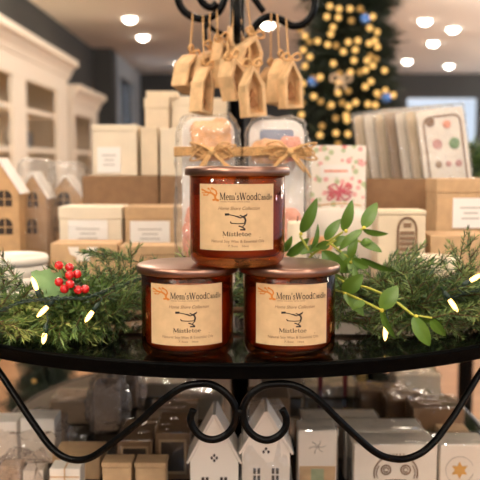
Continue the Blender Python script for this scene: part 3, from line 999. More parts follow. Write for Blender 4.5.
# round-topped stamp
sp = P(407, 236, 1.065)
sx, sz = sp.x - t.location.x, sp.z - SHELF
stp = MB()
out_ = [(sx - .012, sz - .024)] + [(sx + a, sz + .008 + b_) for a, b_ in arc(0, 0, .012, .016, 180, 0, 10)] + [(sx + .012, sz - .024)]
for q in ribbon2d(out_ + [out_[0]], .0028):
    stp.prism(q, -.0262, -.0254)
for k in range(4):
    stp.box((sx, -.0258, sz + .004 - .007 * k), (.019, .0008, .0045))
stp.box((sx, -.0258, sz + .014), (.01, .0008, .006))
stp.build('stamp', M['ink_brown'], t)


def tin(px, Y, r, z0, h, label, name='round_tin', m='ceramic', lidm='ceramic', group=None):
    x = P(px, 250, Y).x
    t = thing(name, label, 'tin', (x, Y, z0), 0, group)
    MB().lathe([(0, 0), (r - .004, 0), (r - .002, .002), (r - .002, h * .62), (0, h * .62)], 48).build('body', M[m], t)
    MB().lathe([(r - .002, h * .56), (r, h * .57), (r, h - .003), (r - .003, h), (r - .008, h), (r - .009, h - .001), (0, h - .001)], 48).build('lid', M[lidm], t)
    return t


tin(14.5, 1.10, .0455, SHELF, .027, 'white round tin at the bottom of the pair by the berries', group='stacked white tins')
tin(14, 1.10, .0455, SHELF + .0275, .027, 'white round tin on top of the pair by the berries', group='stacked white tins')
tin(433.5, 1.0, .033, SHELF, .064, 'cream round tin behind the fir sprays, below the labelled kraft box', m='cream', lidm='cream')


def super_hull(w, d, h, seed, amp, e=.55, nu=36, nv=26, taper=0.0, z_bias=0.0):
    mb = MB()
    vs, fs = [], []

    def sp_(c, p):
        return math.copysign(abs(c) ** p, c)
    for j in range(nv + 1):
        ph = -PI / 2 + PI * j / nv
        for i in range(nu):
            th = 2 * PI * i / nu
            x = sp_(math.cos(ph), e) * sp_(math.cos(th), e)
            y = sp_(math.cos(ph), e) * sp_(math.sin(th), e)
            z = sp_(math.sin(ph), e)
            k = 1 - taper * (z + 1) / 2
            p = Vector((x * w / 2 * k, y * d / 2 * k, (z + 1) * h / 2))
            nn = noise.noise_vector(p * 60 + Vector((seed, seed * 2, 0))) * amp
            nn2 = noise.noise_vector(p * 150 + Vector((seed, 0, seed))) * amp * .5
            q = p + nn + nn2
            q.z = max(q.z, .0005)
            vs.append(q)
    for j in range(nv):
        for i in range(nu):
            i2 = (i + 1) % nu
            fs.append((j * nu + i, j * nu + i2, (j + 1) * nu + i2, (j + 1) * nu + i))
    mb.add(vs, fs, 0, True)
    return mb


# ------------------------------------------------------------------ kraft house boxes
def house_box(label, px0, px1, eave, peak, Y, depth, rows, wrap, seed):
    a, b = P(px0, eave, Y), P(px1, eave, Y)
    w = b.x - a.x
    he = a.z - SHELF
    hp = P((px0 + px1) / 2, peak, Y).z - SHELF
    t = thing('house_box', label, 'gift box', ((a.x + b.x) / 2, Y + depth / 2, SHELF), 0, 'kraft house boxes')
    MB().prism([(-w / 2, 0), (w / 2, 0), (w / 2, he), (0, hp), (-w / 2, he)], -depth / 2, depth / 2).build('body', M['kraft_house'], t)
    ang = math.atan2(hp - he, w / 2)
    L = math.hypot(hp - he, w / 2) + .008
    for s in (-1, 1):
        rt = Matrix.Rotation(s * ang, 3, 'Y')
        c = Vector((s * w / 4, 0, (he + hp) / 2)) + rt @ Vector((s * .003, 0, .0025))
        MB().box(c, (L, depth + .008, .004), rot=rt).build('roof', M['white'], t)
    for (x0, z) in rows:
        ww, wh = w * .19, .024
        wi = MB()
        pl = [(x0 - ww, z - wh * .5), (x0 + ww, z - wh * .5)] + [(x0 + a_, z + wh * .12 + b_) for a_, b_ in arc(0, 0, ww, wh * .5, 0, 180, 8)]
        wi.prism(pl, -depth / 2 - .0006, -depth / 2 + .0002, 0)
        wi.box((x0, -depth / 2 - .0008, z + .001), (.0016, .0012, wh * 1.15), 1)
        wi.box((x0, -depth / 2 - .0008, z), (ww * 2, .0012, .0016), 1)
        wi.build('window', [M['dark'], M['kraft_house']], t)
    if wrap:
        super_hull(w + .014, depth + .014, hp + .026, seed, .006, e=.35).build('cellophane', M['cello_bag'], t, fix=False)
    return t


house_box('kraft house gift box with snowy roof at the very edge of the shelf', -21, 18.5, 191, 160, 1.34, .04, [(.009, .118), (.009, .072)], False, 1)
house_box('kraft house gift box in cellophane, middle of the three', 19, 46, 196, 174, 1.42, .05, [(0.0005, .112), (-.002, .066)], True, 2)
house_box('kraft house gift box in cellophane beside the brown carton', 49, 82, 197, 177, 1.50, .055, [(-.003, .109), (-.003, .062)], True, 5)


# ------------------------------------------------------------------ twine-tied biscuit bags
def biscuit_bag(label, px0, px1, py, Y, variant):
    a, b = P(px0, py, Y), P(px1, py, Y)
    w, h = b.x - a.x, a.z - SHELF
    t = thing('biscuit_bag', label, 'biscuit bag', ((a.x + b.x) / 2, Y + .03, SHELF), 0, 'twine tied biscuit bags')

    def rr(w, z0, z1, r):
        pts = []
        for cx, cz, a0 in ((w / 2 - r, z1 - r, 0), (-w / 2 + r, z1 - r, 90), (-w / 2 + .004, z0 + .004, 180), (w / 2 - .004, z0 + .004, 270)):
            rad = r if a0 < 180 else .004
            pts += [(p, q) for p, q in arc(cx, cz, rad, rad, a0, a0 + 90, 6)]
        return pts
    zb = P(240, 152, Y).z - SHELF       # height of the twine
    if variant == 0:
        MB().prism(rr(w * .8, .004, h - .004, .02), .004, .010).build('card', M['white'], t, bevel=.001)
        super_hull(w * .62, .022, .055, 3, .004, e=.5).build('biscuit', M['cookie'], t, loc=(w * .06, -.004, zb - .012))
        super_hull(w * .56, .024, zb * .62, 7, .003, e=.5).build('sugar_filling', M['peach'], t, loc=(-w * .1, -.004, .004))
    else:
        MB().prism(rr(w * .82, .004, h - .003, .02), .006, .013).build('card', M['white'], t, bevel=.0015)
        MB().prism(rr(w * .5, zb, h - .016, .004), .0045, .0062).build('blue_panel', M['blue'], t)
        super_hull(w * .58, 0.022, .032, 13, .004, e=.5).build('biscuit', M['cookie'], t, loc=(-w * .1, -.006, zb - .016))
        super_hull(w * .3, 0.02, .032, 15, .003, e=.5).build('biscuit', M['peach'], t, loc=(w * .2, -.006, zb - .012))
        super_hull(w * .5, .022, zb * .6, 17, .003, e=.5).build('sugar_filling', M['peach'], t, loc=(w * .12, -.006, .004))
    tw = MB()
    for k in range(4):
        z = zb - .004 + .003 * k
        tw.tube([(-w * .49, -.02, z), (-w * .2, -.0235, z + .001), (0, -.025, z), (w * .25, -.0235, z - .001), (w * .49, -.02, z)], .0017, 6)
        tw.tube([(-w * .49, -.02, z), (-w * .5, 0, z), (-w * .48, .018, z), (w * .48, .018, z), (w * .5, 0, z), (w * .49, -.02, z)], .0015, 6)
    tw.build('twine_band', M['twine'], t)
    rnd = random.Random(40 + variant)
    cx = .006 if variant == 0 else .016
    bow = MB()
    for s in (-1, 1):
        for k in range(4):
            up = .006 * (k - 1.2) / 2
            L = .026 + rnd.uniform(-.006, .012)
            bow.tube(spline([(cx, -.027, zb), (cx + s * L * .5, -.030 - .002 * k, zb + up + .006 + rnd.uniform(-.003, .003)), (cx + s * L, -.028, zb + up * 1.3 + rnd.uniform(-.006, .006)), (cx + s * L * .5, -.026, zb + up - .005), (cx, -.027, zb)], 5), .0012, 6)
    bow.build('bow_loops', M['twine'], t)
    tl = MB()
    for k in range(6):
        s = rnd.uniform(-1.2, 1.3)
        tl.tube(spline([(cx, -.027, zb), (cx + s * .014, -.031, zb - .012), (cx + s * .03, -.029, zb - .03 + rnd.uniform(-.006, .008))], 5), .0014, 6)
    tl.build('bow_tails', M['twine'], t)
    MB().ball((cx, -.0275, zb), .005, 10, 8, sq=(1.2, .8, 1)).build('knot', M['twine'], t)
    super_hull(w, .044, h, 21 + variant * 5, .005, e=.38, nu=60, nv=44).build('cellophane', M['cello'], t, fix=False)
    return t


biscuit_bag('cellophane biscuit bag tied with twine, beside the cream boxes', 173, 241, 113, 1.06, 0)
biscuit_bag('cellophane bag with blue and peach biscuits tied with twine, by the floral box', 243, 313, 116, 1.06, 1)

# soft white pouch and small pillar between the bags and the mistletoe
t = thing('gift_pouch', 'soft white pouch with a brown printed motif behind the mistletoe', 'pouch', (P(338, 230, 1.17).x, 1.17, SHELF))
super_hull(.1, .05, P(338, 208, 1.17).z - SHELF, 31, .002, e=.5).build('body', M['offwhite'], t)
super_hull(.034, .006, .026, 33, .001, e=.8).build('printed_motif', M['cookie'], t, loc=(-.026, -.0235, .05))
MB().tube(spline([(-.03, -.02, .118), (0, -.024, .121), (.03, -.02, .118)], 5), .001, 6).build('drawstring', M['twine'], t)
t = thing('pillar_candle', 'short ivory pillar candle behind the bronze lid and mistletoe', 'candle', (P(297, 220, .99).x, .99, SHELF))
MB().lathe([(0, 0), (.0115, 0), (.012, .001), (.012, .105), (.011, .108), (.004, .107), (0, .106)], 24).build('body', M['cream'], t)
MB().tube([(0, 0, .105), (.001, 0, .114)], .0007, 6).build('wick', M['dark'], t)


# ------------------------------------------------------------------ hanging wooden house ornaments
def ornament_proto(kind):
    t = thing('hanging_ornament', '', 'ornament')
    w, he, hp, th, wl = (.026, .026, .042, .019, .0042) if kind == 0 else (.024, .034, .055, .016, .004)
    o = [(-w / 2, -hp), (w / 2, -hp), (w / 2, -hp + he), (0, 0), (-w / 2, -hp + he)]
    i = [(-w / 2 + wl, -hp + wl), (w / 2 - wl, -hp + wl), (w / 2 - wl, -hp + he - wl * .4), (0, -wl * 1.5), (-w / 2 + wl, -hp + he - wl * .4)]
    mb = MB()
    n = 5
    vs = [(a, y, b) for y in (-th / 2, th / 2) for pl in (o, i) for a, b in pl]
    fs = []
    for k in range(n):
        k2 = (k + 1) % n
        fs += [(k, k2, n + k2, n + k), (2 * n + k2, 2 * n + k, 3 * n + k, 3 * n + k2), (k2, k, 2 * n + k, 2 * n + k2), (n + k, n + k2, 3 * n + k2, 3 * n + k)]
    mb.add(vs, fs)
    mb.build('house_frame', M['wood'], t, bevel=.0006)
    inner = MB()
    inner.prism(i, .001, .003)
    inner.build('back_board', M['wood_shade'], t)
    fig = MB()
    zc = -hp * .68
    fig.prism([(-.006, zc - .006), (.006, zc - .006), (0.001, zc + .004), (.004, zc + .004), (0, zc + .013), (-.004, zc + .004), (-.001, zc + .004)], -.002, .001)
    fig.build('cut_figure', M['wood_dark'], t)
    bow = MB()
    for s in (-1, 1):
        bow.tube(spline([(0, -.004, .002), (s * .007, -.006, .007), (s * .012, -.005, .002), (s * .006, -.005, -.001), (0, -.004, .002)], 5), .0013, 6)
    bow.build('twine_bow', M['twine'], t)
    return t


PR = [ornament_proto(0), ornament_proto(1)]
used = [False, False]
orn = [
    # kind, top px, top py, Y, yaw, roll, attach px, attach py, label
    (0, 190, 54, 1.20, 62, 17, 193, 17, 'wooden house ornament hanging outermost beside the cream boxes, edge turned to view'),
    (1, 204, 66, 1.15, 58, 7, 203, 19, 'long wooden house ornament hanging lowest over the cream boxes'),
    (0, 210, 50, 1.21, 38, 24, 210, 17, 'wooden house ornament tilted sideways behind the long one'),
    (1, 218, 40, 1.195, 50, -16, 217, 13, 'long wooden house ornament under the iron curl, leaning towards the pole'),
    (0, 228, 58, 1.115, 52, -20, 228, 30, 'wooden house ornament with a pale tag in the middle of the cluster'),
    (1, 233, 26, 1.20, 65, -20, 235, -8, 'highest wooden house ornament, its side plank slanting across the black pole'),
    (0, 252, 36, 1.175, 34, 14, 246, -8, 'wooden house ornament in front of the pole, just above the largest one'),
    (1, 250, 66, 1.085, 30, -5, 249, 30, 'largest facing wooden house ornament with cut-out figure above the peach biscuits'),
    (0, 271, 66, 1.22, 48, 4, 271, 17, 'small wooden house ornament tucked behind the largest facing one'),
    (1, 280, 58, 1.18, 55, 6, 277, 18, 'narrow wooden house ornament beside the tree lights, half overlapped'),
    (1, 289, 60, 1.14, 30, -3, 286, 22, 'outermost wooden house ornament hanging in front of the lit tree')]
for kind, px, py, Y, yaw, roll, ax, ay, lab in orn:
    p = P(px, py, Y)
    if not used[kind]:
        o = PR[kind]
        used[kind] = True
    else:
        o = dup(PR[kind])
        for ch in list(o.children):
            if ch.name.startswith('hanger'):
                bpy.data.objects.remove(ch)
    o.location = p
    o.rotation_euler = (0, math.radians(roll), math.radians(yaw))
    o.scale = (1.3, 1.3, 1.3) if kind == 0 else (1.25, 1.25, 1.2)
    tag(o, lab, 'ornament', 'wooden house ornaments on the iron crown')
    o['_att'] = [ax, ay]
bpy.context.view_layer.update()
for o in [x for x in C.objects if x.name.startswith('hanging_ornament')]:
    ax, ay = o['_att']
    del o['_att']
    A = P(ax, ay, TY)
    inv = o.matrix_basis.inverted()
    q = inv @ (A + Vector((0, -.006, .004)))
    q2 = inv @ (A + Vector((0, .007, .002)))
    MB().tube([(-.001, 0, 0), q, q2, (.001, .001, 0)], .0008, 5).build('hanger_twine', M['twine'], o)


# ------------------------------------------------------------------ fir garland
def sprig_mesh(seed, L, nl, mats, twigs=6, dens=1.0, flat=.6, w=.0009):
    """a fir spray along +Z: woody stem, side twigs and needles all round them"""
    rnd = random.Random(seed)
    mb = MB()
    bend = Vector((rnd.uniform(-.25, .25), rnd.uniform(-.25, .25), 0))

    def stempt(u):
        return Vector((bend.x * L * u * u, bend.y * L * u * u, L * u))
    paths = [[stempt(i / 8) for i in range(9)]]
    for k in range(twigs):
        u = .12 + .75 * (k + rnd.uniform(-.2, .2)) / twigs
        s = 1 if k % 2 else -1
        base = stempt(u)
        tl = L * (.62 - .42 * u) * rnd.uniform(.8, 1.15)
        d = Vector((s * .75, rnd.uniform(-.35, .35), .75)).normalized()
        pts = []
        for i in range(6):
            q = i / 5
            pts.append(base + d * tl * q + Vector((0, 0, 1)) * tl * .18 * q * q)
        paths.append(pts)
    for pth in paths:
        ln = sum((pth[i + 1] - pth[i]).length for i in range(len(pth) - 1))
        mb.tube(pth, [.0011 * (1 - .6 * i / (len(pth) - 1)) for i in range(len(pth))], 5, 1)
        n = int(ln / .00125 * dens)
        for k in range(n):
            u = (k + rnd.random()) / n
            f = u * (len(pth) - 1)
            i = min(int(f), len(pth) - 2)
            q = pth[i].lerp(pth[i + 1], f - i)
            t = (pth[i + 1] - pth[i]).normalized()
            a = rnd.uniform(0, 2 * PI)
            x = Vector((1, 0, 0)) - t * t.x
            x.normalize()
            y = t.cross(x)
            rad = (x * math.cos(a) + y * math.sin(a) * flat).normalized()
            if u > .93:
                rad *= .4
            tip_g = .55 + .45 * rnd.random()
            e = (t * rnd.uniform(.55, .95) + rad * rnd.uniform(.65, 1.0)).normalized()
            ll = nl * rnd.uniform(.75, 1.15) * (1 - .25 * u)
            cr = e.cross(t).normalized()
            up = e.cross(cr).normalized()
            mid = q + e * ll * .55 + t * ll * .04
            tp = q + e * ll + t * ll * .16
            b = [q + cr * w * .6, q - cr * w * .6, q + up * w * .5, mid + cr * w, mid - cr * w, mid + up * w * .8, tp]
            mb.add(b, [(0, 3, 4, 1), (1, 4, 5, 2), (2, 5, 3, 0), (3, 6, 4), (4, 6, 5), (5, 6, 3)])
    return mb.mesh('fir_sprig', [mats, M['twig']])


SPD = [sprig_mesh(100 + k, .085 + .012 * (k % 3), .0125, M['needle_dark'], 7) for k in range(4)]
SPM = [sprig_mesh(200 + k, .075 + .012 * (k % 3), .0145, M['needle_mid'], 6) for k in range(4)]
SPL = [sprig_mesh(300 + k, .06 + .008 * (k % 2), .0155, M['needle_light'], 5, .8) for k in range(3)]
SPF = [sprig_mesh(400 + k, .088, .0115, M['needle_fir'], (3, 2, 4)[k], 1.25, .75, .00075) for k in range(3)]
gar = thing('fir_garland', 'green fir garland lying across the shelf behind and beside the candles', 'garland', (0, 0, SHELF))
rg = random.Random(11)
jars = [(ca.location.x, ca.location.y), (cb.location.x, cb.location.y)]


def place_sprig(me, root, d, roll, sc=1.0):
    d = Vector(d).normalized()
    q = d.to_track_quat('Z', 'Y').to_matrix().to_4x4() @ Matrix.Rotation(roll, 4, 'Z')
    o = bpy.data.objects.new('fir_sprig', me)
    C.objects.link(o)
    o.parent = gar
    o.matrix_basis = Matrix.Translation(Vector(root) - Vector((0, 0, SHELF))) @ q @ Matrix.Scale(sc, 4)
    return o


def clear_of_jars(root, d, L):
    for k in range(6):
        p = Vector(root) + Vector(d).normalized() * L * (k / 5)
        for jx, jy in jars:
            if math.hypot(p.x - jx, p.y - jy) < .060 and p.z < SHELF + .115:
                return False
        if math.hypot(p.x - cc.location.x, p.y - cc.location.y) < .062 and p.z > SHELF + .07:
            return False
        if p.z < SHELF + .006 or p.y > 1.03:
            return False
        if math.hypot(p.x - .012 - .235, p.y - 1.0) < .045:
            return False
    return True


def scatter(n, pick, meshes, xr, yr, zr, dirs, sc=(.85, 1.15)):
    made = tries = 0
    while made < n and tries < n * 200:
        tries += 1
        root = Vector((rg.uniform(*xr), rg.uniform(*yr), SHELF + rg.uniform(*zr)))
        d = Vector((rg.uniform(*dirs[0]), rg.uniform(*dirs[1]), rg.uniform(*dirs[2]))).normalized()
        s = rg.uniform(*sc)
        if math.hypot((root.x + d.x * .09 * s) / TA, (root.y + d.y * .09 * s - TY) / TR) > 1.02:
            continue
        if root.y + d.y * .1 * s - .012 < (.80 if root.x > .1 else (.742 if meshes is SPL else .76)):
            continue
        if not clear_of_jars(root, d, .1 * s):
            continue
        tipz = root.z + max(d.z, 0) * .1 * s + .012 * s
        ppx = 240 + (root.x + d.x * .06) * F / (root.y + d.y * .06)
        lim = .045 if ppx < 55 else (.062 if ppx < 240 else .066)
        if tipz > SHELF + lim:
            continue
        place_sprig(rg.choice(meshes), root, d, rg.uniform(0, 2 * PI), s)
        made += 1


# berries' side: back layer, then body, then the pale front fringe
scatter(9, 0, SPD, (-.30, -.11), (.90, .97), (.012, .03), ((-.6, .6), (-.3, .1), (.15, .75)))
scatter(13, 0, SPD + SPM, (-.30, -.13), (.84, .92), (.015, .045), ((-.7, .7), (-.9, -.1), (-.1, .5)))
scatter(12, 0, SPM, (-.29, -.14), (.80, .88), (.015, .045), ((-.7, .7), (-1, -.3), (-.25, .3)))
scatter(15, 0, SPL, (-.26, -.125), (.79, .85), (.014, .035), ((-.8, .8), (-1, -.2), (-.35, .1)), (.7, .95))
scatter(7, 0, SPD + SPF, (-.17, -.112), (.83, .90), (.012, .04), ((-.2, .5), (-.6, .1), (0, .5)), (.6, .8))
scatter(18, 0, SPM + SPF, (-.185, -.116), (.78, .85), (.010, .035), ((-.3, .5), (-.9, .3), (-.1, .4)), (.45, .65))
# mistletoe's side
scatter(6, 0, SPD + SPF, (.10, .15), (.86, .92), (.012, .04), ((-.3, .6), (-.4, .1), (-.1, .4)), (.6, .9))
scatter(12, 0, SPD, (.11, .32), (.86, .95), (.012, .03), ((-.5, .7), (-.3, .1), (.1, .7)))
scatter(12, 0, SPD + SPF, (.13, .33), (.84, .91), (.012, .045), ((-.3, .9), (-.6, .0), (-.1, .45)))
scatter(16, 0, SPF, (.20, .33), (.80, .87), (.012, .04), ((-.5, .9), (-.9, -.1), (-.25, .25)))
scatter(7, 0, SPF, (.10, .21), (.845, .87), (.010, .02), ((-.6, .7), (-.8, -.1), (-.1, .05)), (.6, .8))
# behind the candles
scatter(7, 0, SPD, (-.10, .10), (.88, .95), (.012, .03), ((-1, 1), (-.1, .3), (-.05, .4)), (.7, .9))
# named sprays of the photo
for px, py, Y, d, m, s in (
    (188, 285, .86, (-.02, .05, 1), SPL[1], .62),
    (130, 288, .85, (.1, -.1, 1), SPF[2], .58),
    (114, 290, .86, (-.12, -.1, 1), SPF[0], .52),
    (122, 292, .84, (-.1, -.1, 1), SPF[1], .45),
    (456, 292, .86, (.06, 0, 1), SPF[2], .72),
    (472, 285, .88, (-.10, 0, 1), SPF[1], .7),
    (348, 296, .87, (.85, -.1, .42), SPF[0], .95),
    (372, 283, .86, (.85, -.2, .30), SPF[1], .8),
    (400, 300, .84, (.9, -.2, .15), SPF[0], .9),
    (430, 318, .80, (.8, -.3, .2), SPF[2], .8),
    (365, 290, .89, (.8, 0, .38), SPD[3], .9),
    (148 - 10, 262, .9, (-.9, -.1, .25), SPD[0], .7),
    (30, 290, .88, (-.9, -.2, .35), SPD[2], .9),
    (10, 300, .87, (-.5, -.2, .6), SPM[1], .8)):
    place_sprig(m, P(px, py, Y), d, 0.4 + px, s)
main = [P(x, y, Y) - Vector((0, 0, SHELF)) for x, y, Y in ((-25, 325, .88), (40, 322, .88), (110, 320, .88), (185, 312, .90), (240, 310, .91), (295, 312, .90), (370, 322, .87), (440, 318, .87), (505, 318, .88))]
for q in main:
    q.z = max(q.z, .008)
MB().tube(spline(main, 6), .0035, 8).build('main_branch', M['twig'], gar)

# ------------------------------------------------------------------ berries
be = thing('berry_pick', 'cluster of glossy red berries with a pale green leaf on the garland', 'berry pick', P(72, 292, .805))
bl = be.location.copy()
for px, py, dy in ((58.9, 265.3, 0), (69.4, 267.3, .004), (69.4, 275, -.004), (77, 274, .003), (59, 282, -.002), (70, 284, -.007), (64.4, 289, -.004), (78, 290, -.003), (85, 289, .002)):
    q = P(px, py, .772 + dy) - bl
    bb = MB().ball(q, .0043, 18, 12)
    bb.build('berry', M['berry'], be)
stm = MB()
for px, py in ((60, 266), (70, 269), (78, 275), (60, 282), (78, 290), (86, 289)):
    stm.tube(spline([Vector((0.002, .005, 0)), (P(73, 283, .783) - bl), P(px, py, .775) - bl], 4), .0006, 5)
stm.build('stalk', M['twig'], be)


def leaf_mesh(base, tip, w, seed=0, curl=.12, fold=.25, tilt=0.0, n=14, shape='obovate', thick=.0004):
    """a real leaf blade between two points, folded along its midrib"""
    base, tip = Vector(base), Vector(tip)
    ax = tip - base
    L = ax.length
    t = ax.normalized()
    view = Vector((0, -1, .15)).normalized()
    side = t.cross(view).normalized()
    nrm = side.cross(t).normalized()
    R = Matrix.Rotation(tilt, 3, t)
    side, nrm = R @ side, R @ nrm
    if nrm.dot(view) < 0:
        nrm = -nrm
    vs = []
    cols = 6
    for i in range(n + 1):
        u = i / n
        if shape == 'obovate':
            hw = w / 2 * (math.sin(PI * u ** .8) ** .75 if 0 < u < 1 else 0) + .0002
        else:
            hw = w / 2 * (math.sin(PI * u) ** .8 if 0 < u < 1 else 0) * (1 + .22 * math.cos(u * 26)) + .0002
        c = base + ax * u + nrm * (math.sin(PI * u) * curl * L)
        for k in range(cols + 1):
            s = (k / cols) * 2 - 1
            vs.append(c + side * hw * s + nrm * (abs(s) * fold * hw))
    m = cols + 1
    N = len(vs)
    vs2 = [v - nrm * thick for v in vs]
    fs = [(i * m + k, i * m + k + 1, (i + 1) * m + k + 1, (i + 1) * m + k) for i in range(n) for k in range(cols)]
    fs2 = [tuple(reversed([N + j for j in f])) for f in fs]
    return MB().add(vs + vs2, fs + fs2, 0, True)


o_ = Vector(bl)
leaf_mesh(P(72, 297, .795) - o_, P(31, 272, .788) - o_, .024, curl=.05, fold=.2, shape='holly', tilt=.25).build('leaf', M['mint'], be, fix=False)

# ------------------------------------------------------------------ mistletoe
mi = thing('mistletoe_sprig', 'sprig of broad olive green mistletoe leaves beside the candles', 'mistletoe', P(312, 262, .86))
mo = mi.location.copy()
LV = [
    (301, 233, 317, 198, 14, .875, .2), (310, 253, 318, 224, 10, .872, .9), (325, 240, 341, 219, 12, .868, -.3), (343, 231, 352, 200, 13, .866, .1),
    (363, 228, 377, 202.5, 15, .862, -.2), (363, 230, 388, 234, 8, .858, .7), (360, 242, 382, 252, 11, .856, -.4), (362, 230, 339, 250, 11, .854, .5),
    (350, 259, 357, 237, 11, .852, -.5), (287, 256, 309, 238, 12, .878, .4), (284, 252, 292, 236, 8, .882, .1), (322, 251, 347, 273, 17, .850, .15),
    (348, 264, 359, 281, 9, .846, -.2), (343, 292, 363, 274, 19, .815, .2), (361, 258, 396, 271, 9, .85, .8), (381, 309, 398, 285.5, 19, .782, -.15),
    (381, 310, 396, 339, 9, .778, .8), (414, 316, 443, 321, 9, .772, 1.0), (413, 317, 430, 346, 17, .768, .1), (431, 318, 446, 336, 13, .772, .7),
    (344, 294, 364, 316, 14, .806, -.4), (332, 274, 352, 292, 14, .856, .3), (300, 254, 330, 244, 10, .874, -.6), (341, 252, 362, 268, 13, .858, -.2),
    (350, 258, 330, 262, 12, .857, .5), (345, 272, 366, 262, 12, .854, -.5), (414, 316, 421, 334, 13, .774, -.4),
    (346, 237, 333, 247, 11, .863, .5), (330, 243, 316, 247, 11, .868, -.4), (352, 259, 369, 268, 11, .848, .4), (326, 286, 342, 281, 12, .84, -.3), (326, 287, 334, 303, 12, .838, .5), (365, 302, 352, 309, 10, .786, .6), (361, 243, 372, 241, 9, .855, -.6), (350, 258, 342, 270, 10, .85, -.2)]
for k, (ax, ay, bx, by, w, Y, tl) in enumerate(LV):
    b0, b1 = P(ax, ay, Y) - mo, P(bx, by, Y - .006 + .012 * ((k * 37) % 10) / 10) - mo
    leaf_mesh(b0, b1, .87 * w * Y / F, k, .07, .22, tl).build('leaf', M['leaf'], mi, fix=False)
SM = [[(306, 270, .87), (308, 262, .874), (312, 255, .872), (330, 243, .868), (345, 237, .866), (363, 229, .861)], [(312, 255, .872), (300, 236, .875)], [(325, 244, .869), (343, 232, .866)], [(308, 268, .868), (326, 286, .85), (345, 293, .81), (365, 302, .79), (381, 310, .78)], [(320, 268, .865), (350, 285, .825), (365, 287, .806), (390, 298, .785), (414, 316, .772)], [(330, 243, .868), (350, 258, .854), (360, 260, .85)], [(345, 237, .866), (361, 242, .857)], [(306, 266, .872), (294, 258, .88), (286, 254, .88)], [(414, 316, .772), (432, 318, .772)]]
for s in SM:
    MB().tube(spline([P(*q) - mo for q in s], 5), .0013, 7).build('stem', M['stem'], mi)
for px, py, Y in ((364, 228, .859), (346, 231, .864), (351, 262, .851), (382, 310.5, .777), (416, 316.5, .769), (345, 294, .808), (301, 234, .873)):
    MB().ball(P(px, py, Y) - mo, .0021, 10, 8).build('bud', M['bud'], mi)

# ------------------------------------------------------------------ fairy lights on the garland
fl = thing('string_light', 'green wired fairy lights with warm bulbs threaded through the garland', 'fairy lights', (0, 0, SHELF))


def flp(px, py, Y):
    return P(px, py, Y) - Vector((0, 0, SHELF))


for path in ([(-20, 318, .79), (0, 311, .78), (18, 303, .772), (36, 300, .766), (52, 299, .764), (70, 298, .766), (85, 298, .77), (100, 293, .785), (118, 286, .82), (140, 279, .87), (170, 272, .90), (240, 285, .92), (320, 290, .92), (360, 300, .87), (400, 304, .84), (440, 300, .83), (470, 292, .82), (500, 285, .82)],):
    cs = spline([flp(*q) for q in path], 10)
    for ph in (0, PI):
        pp = []
        for i, q in enumerate(cs):
            a = i * .9 + ph
            pp.append(q + Vector((0, math.cos(a) * .0009, math.sin(a) * .0012)))
        MB().tube(pp, .00085, 6).build('wire', M['wire'], fl)
for (sx_, sy_, tx_, ty_, Y, wx_, wy_) in (
    (37, 290, 32, 277, 0.777, 40, 299), (48, 306, 37, 317, 0.772, 52, 299), (93, 311, 85, 322, 0.772, 97, 295), (45, 333, 43, 344, 0.767, 45, 301),
    (449, 299, 458, 312, 0.792, 445, 300), (470, 281, 482, 274, 0.797, 465, 294), (386, 325, 385, 341, .785, 392, 303), (331, 262, 335, 256, .885, 330, 288)):
    s0, t0, w0 = flp(sx_, sy_, Y), flp(tx_, ty_, Y - .004), flp(wx_, wy_, Y + .01)
    d = (t0 - s0)
    L = d.length
    bo = MB().tube([s0 + d * k for k in (0, .15, .45, .75, .93, 1.0)], [.0017, .0021, .0024, .0019, .0010, .0003], 10)
    sl = 0.010
    bu = bo.build('bulb', M['bulb'], fl)
    dn = d.normalized()
    MB().tube([s0 - dn * .009, s0 - dn * .007, s0 + dn * .0006], [.0014, .0024, .0024], 10).build('socket', M['wire'], bu)
    MB().tube(spline([s0 - dn * .009, s0 - dn * .014, w0], 5), .0007, 5).build('lead', M['wire'], bu)


# ------------------------------------------------------------------ goods on the lower tier
def white_house(label, px0, px1, eave, peak, Y, depth, dots, wrap):
    a, b = P(px0, eave, Y), P(px1, eave, Y)
    w, he = b.x - a.x, a.z - LOW
    hp = P((px0 + px1) / 2, peak, Y).z - LOW
    t = thing('ceramic_house', label, 'ornament', ((a.x + b.x) / 2, Y + depth / 2, LOW), 0, 'white ceramic houses')
    MB().prism([(-w / 2, 0), (w / 2, 0), (w / 2, he), (0, hp), (-w / 2, he)], -depth / 2, depth / 2).build('body', M['ceramic'], t, bevel=.0012)
    ang = math.atan2(hp - he, w / 2)
    L = math.hypot(hp - he, w / 2) + .005
    for s in (-1, 1):
        rt = Matrix.Rotation(s * ang, 3, 'Y')
        c = Vector((s * w / 4, 0, (he + hp) / 2)) + rt @ Vector((s * .001, 0, .0016))
        MB().box(c, (L, depth + .005, .0026), rot=rt).build('roof', M['ceramic'], t, bevel=.0006)
    zq = P(0, dots[0], Y).z - LOW
    q = MB()
    for dx, dz in dots[1]:
        q.lathe([(0, 0), (.0014, 0), (.0014, .0005), (0, .0005)], 10, c=(0, 0, 0))
        for i in range(len(q.v) - 40, len(q.v)):
            x, y, z = q.v[i]
            q.v[i] = (x + dx, -depth / 2 - z, y * 1.3 + zq + dz)
    q.build('gable_cutout', M['dark'], t)
    zw = P(0, dots[2], Y).z - LOW
    for sx in (-.0105, .0105):
        wi = MB()
        for ax in (-.0024, .0024):
            for az in (0, -.0085):
                wi.box((sx + ax, -depth / 2 - .0002, zw + az), (.0032, .0006, .0066))
        wi.build('window', M['dark'], t)
    if wrap:
        super_hull(w + .012, depth + .012, hp + .006, 51, .003, e=.3, taper=.3).build('clear_bag', M['cello'], t, fix=False)
    return t


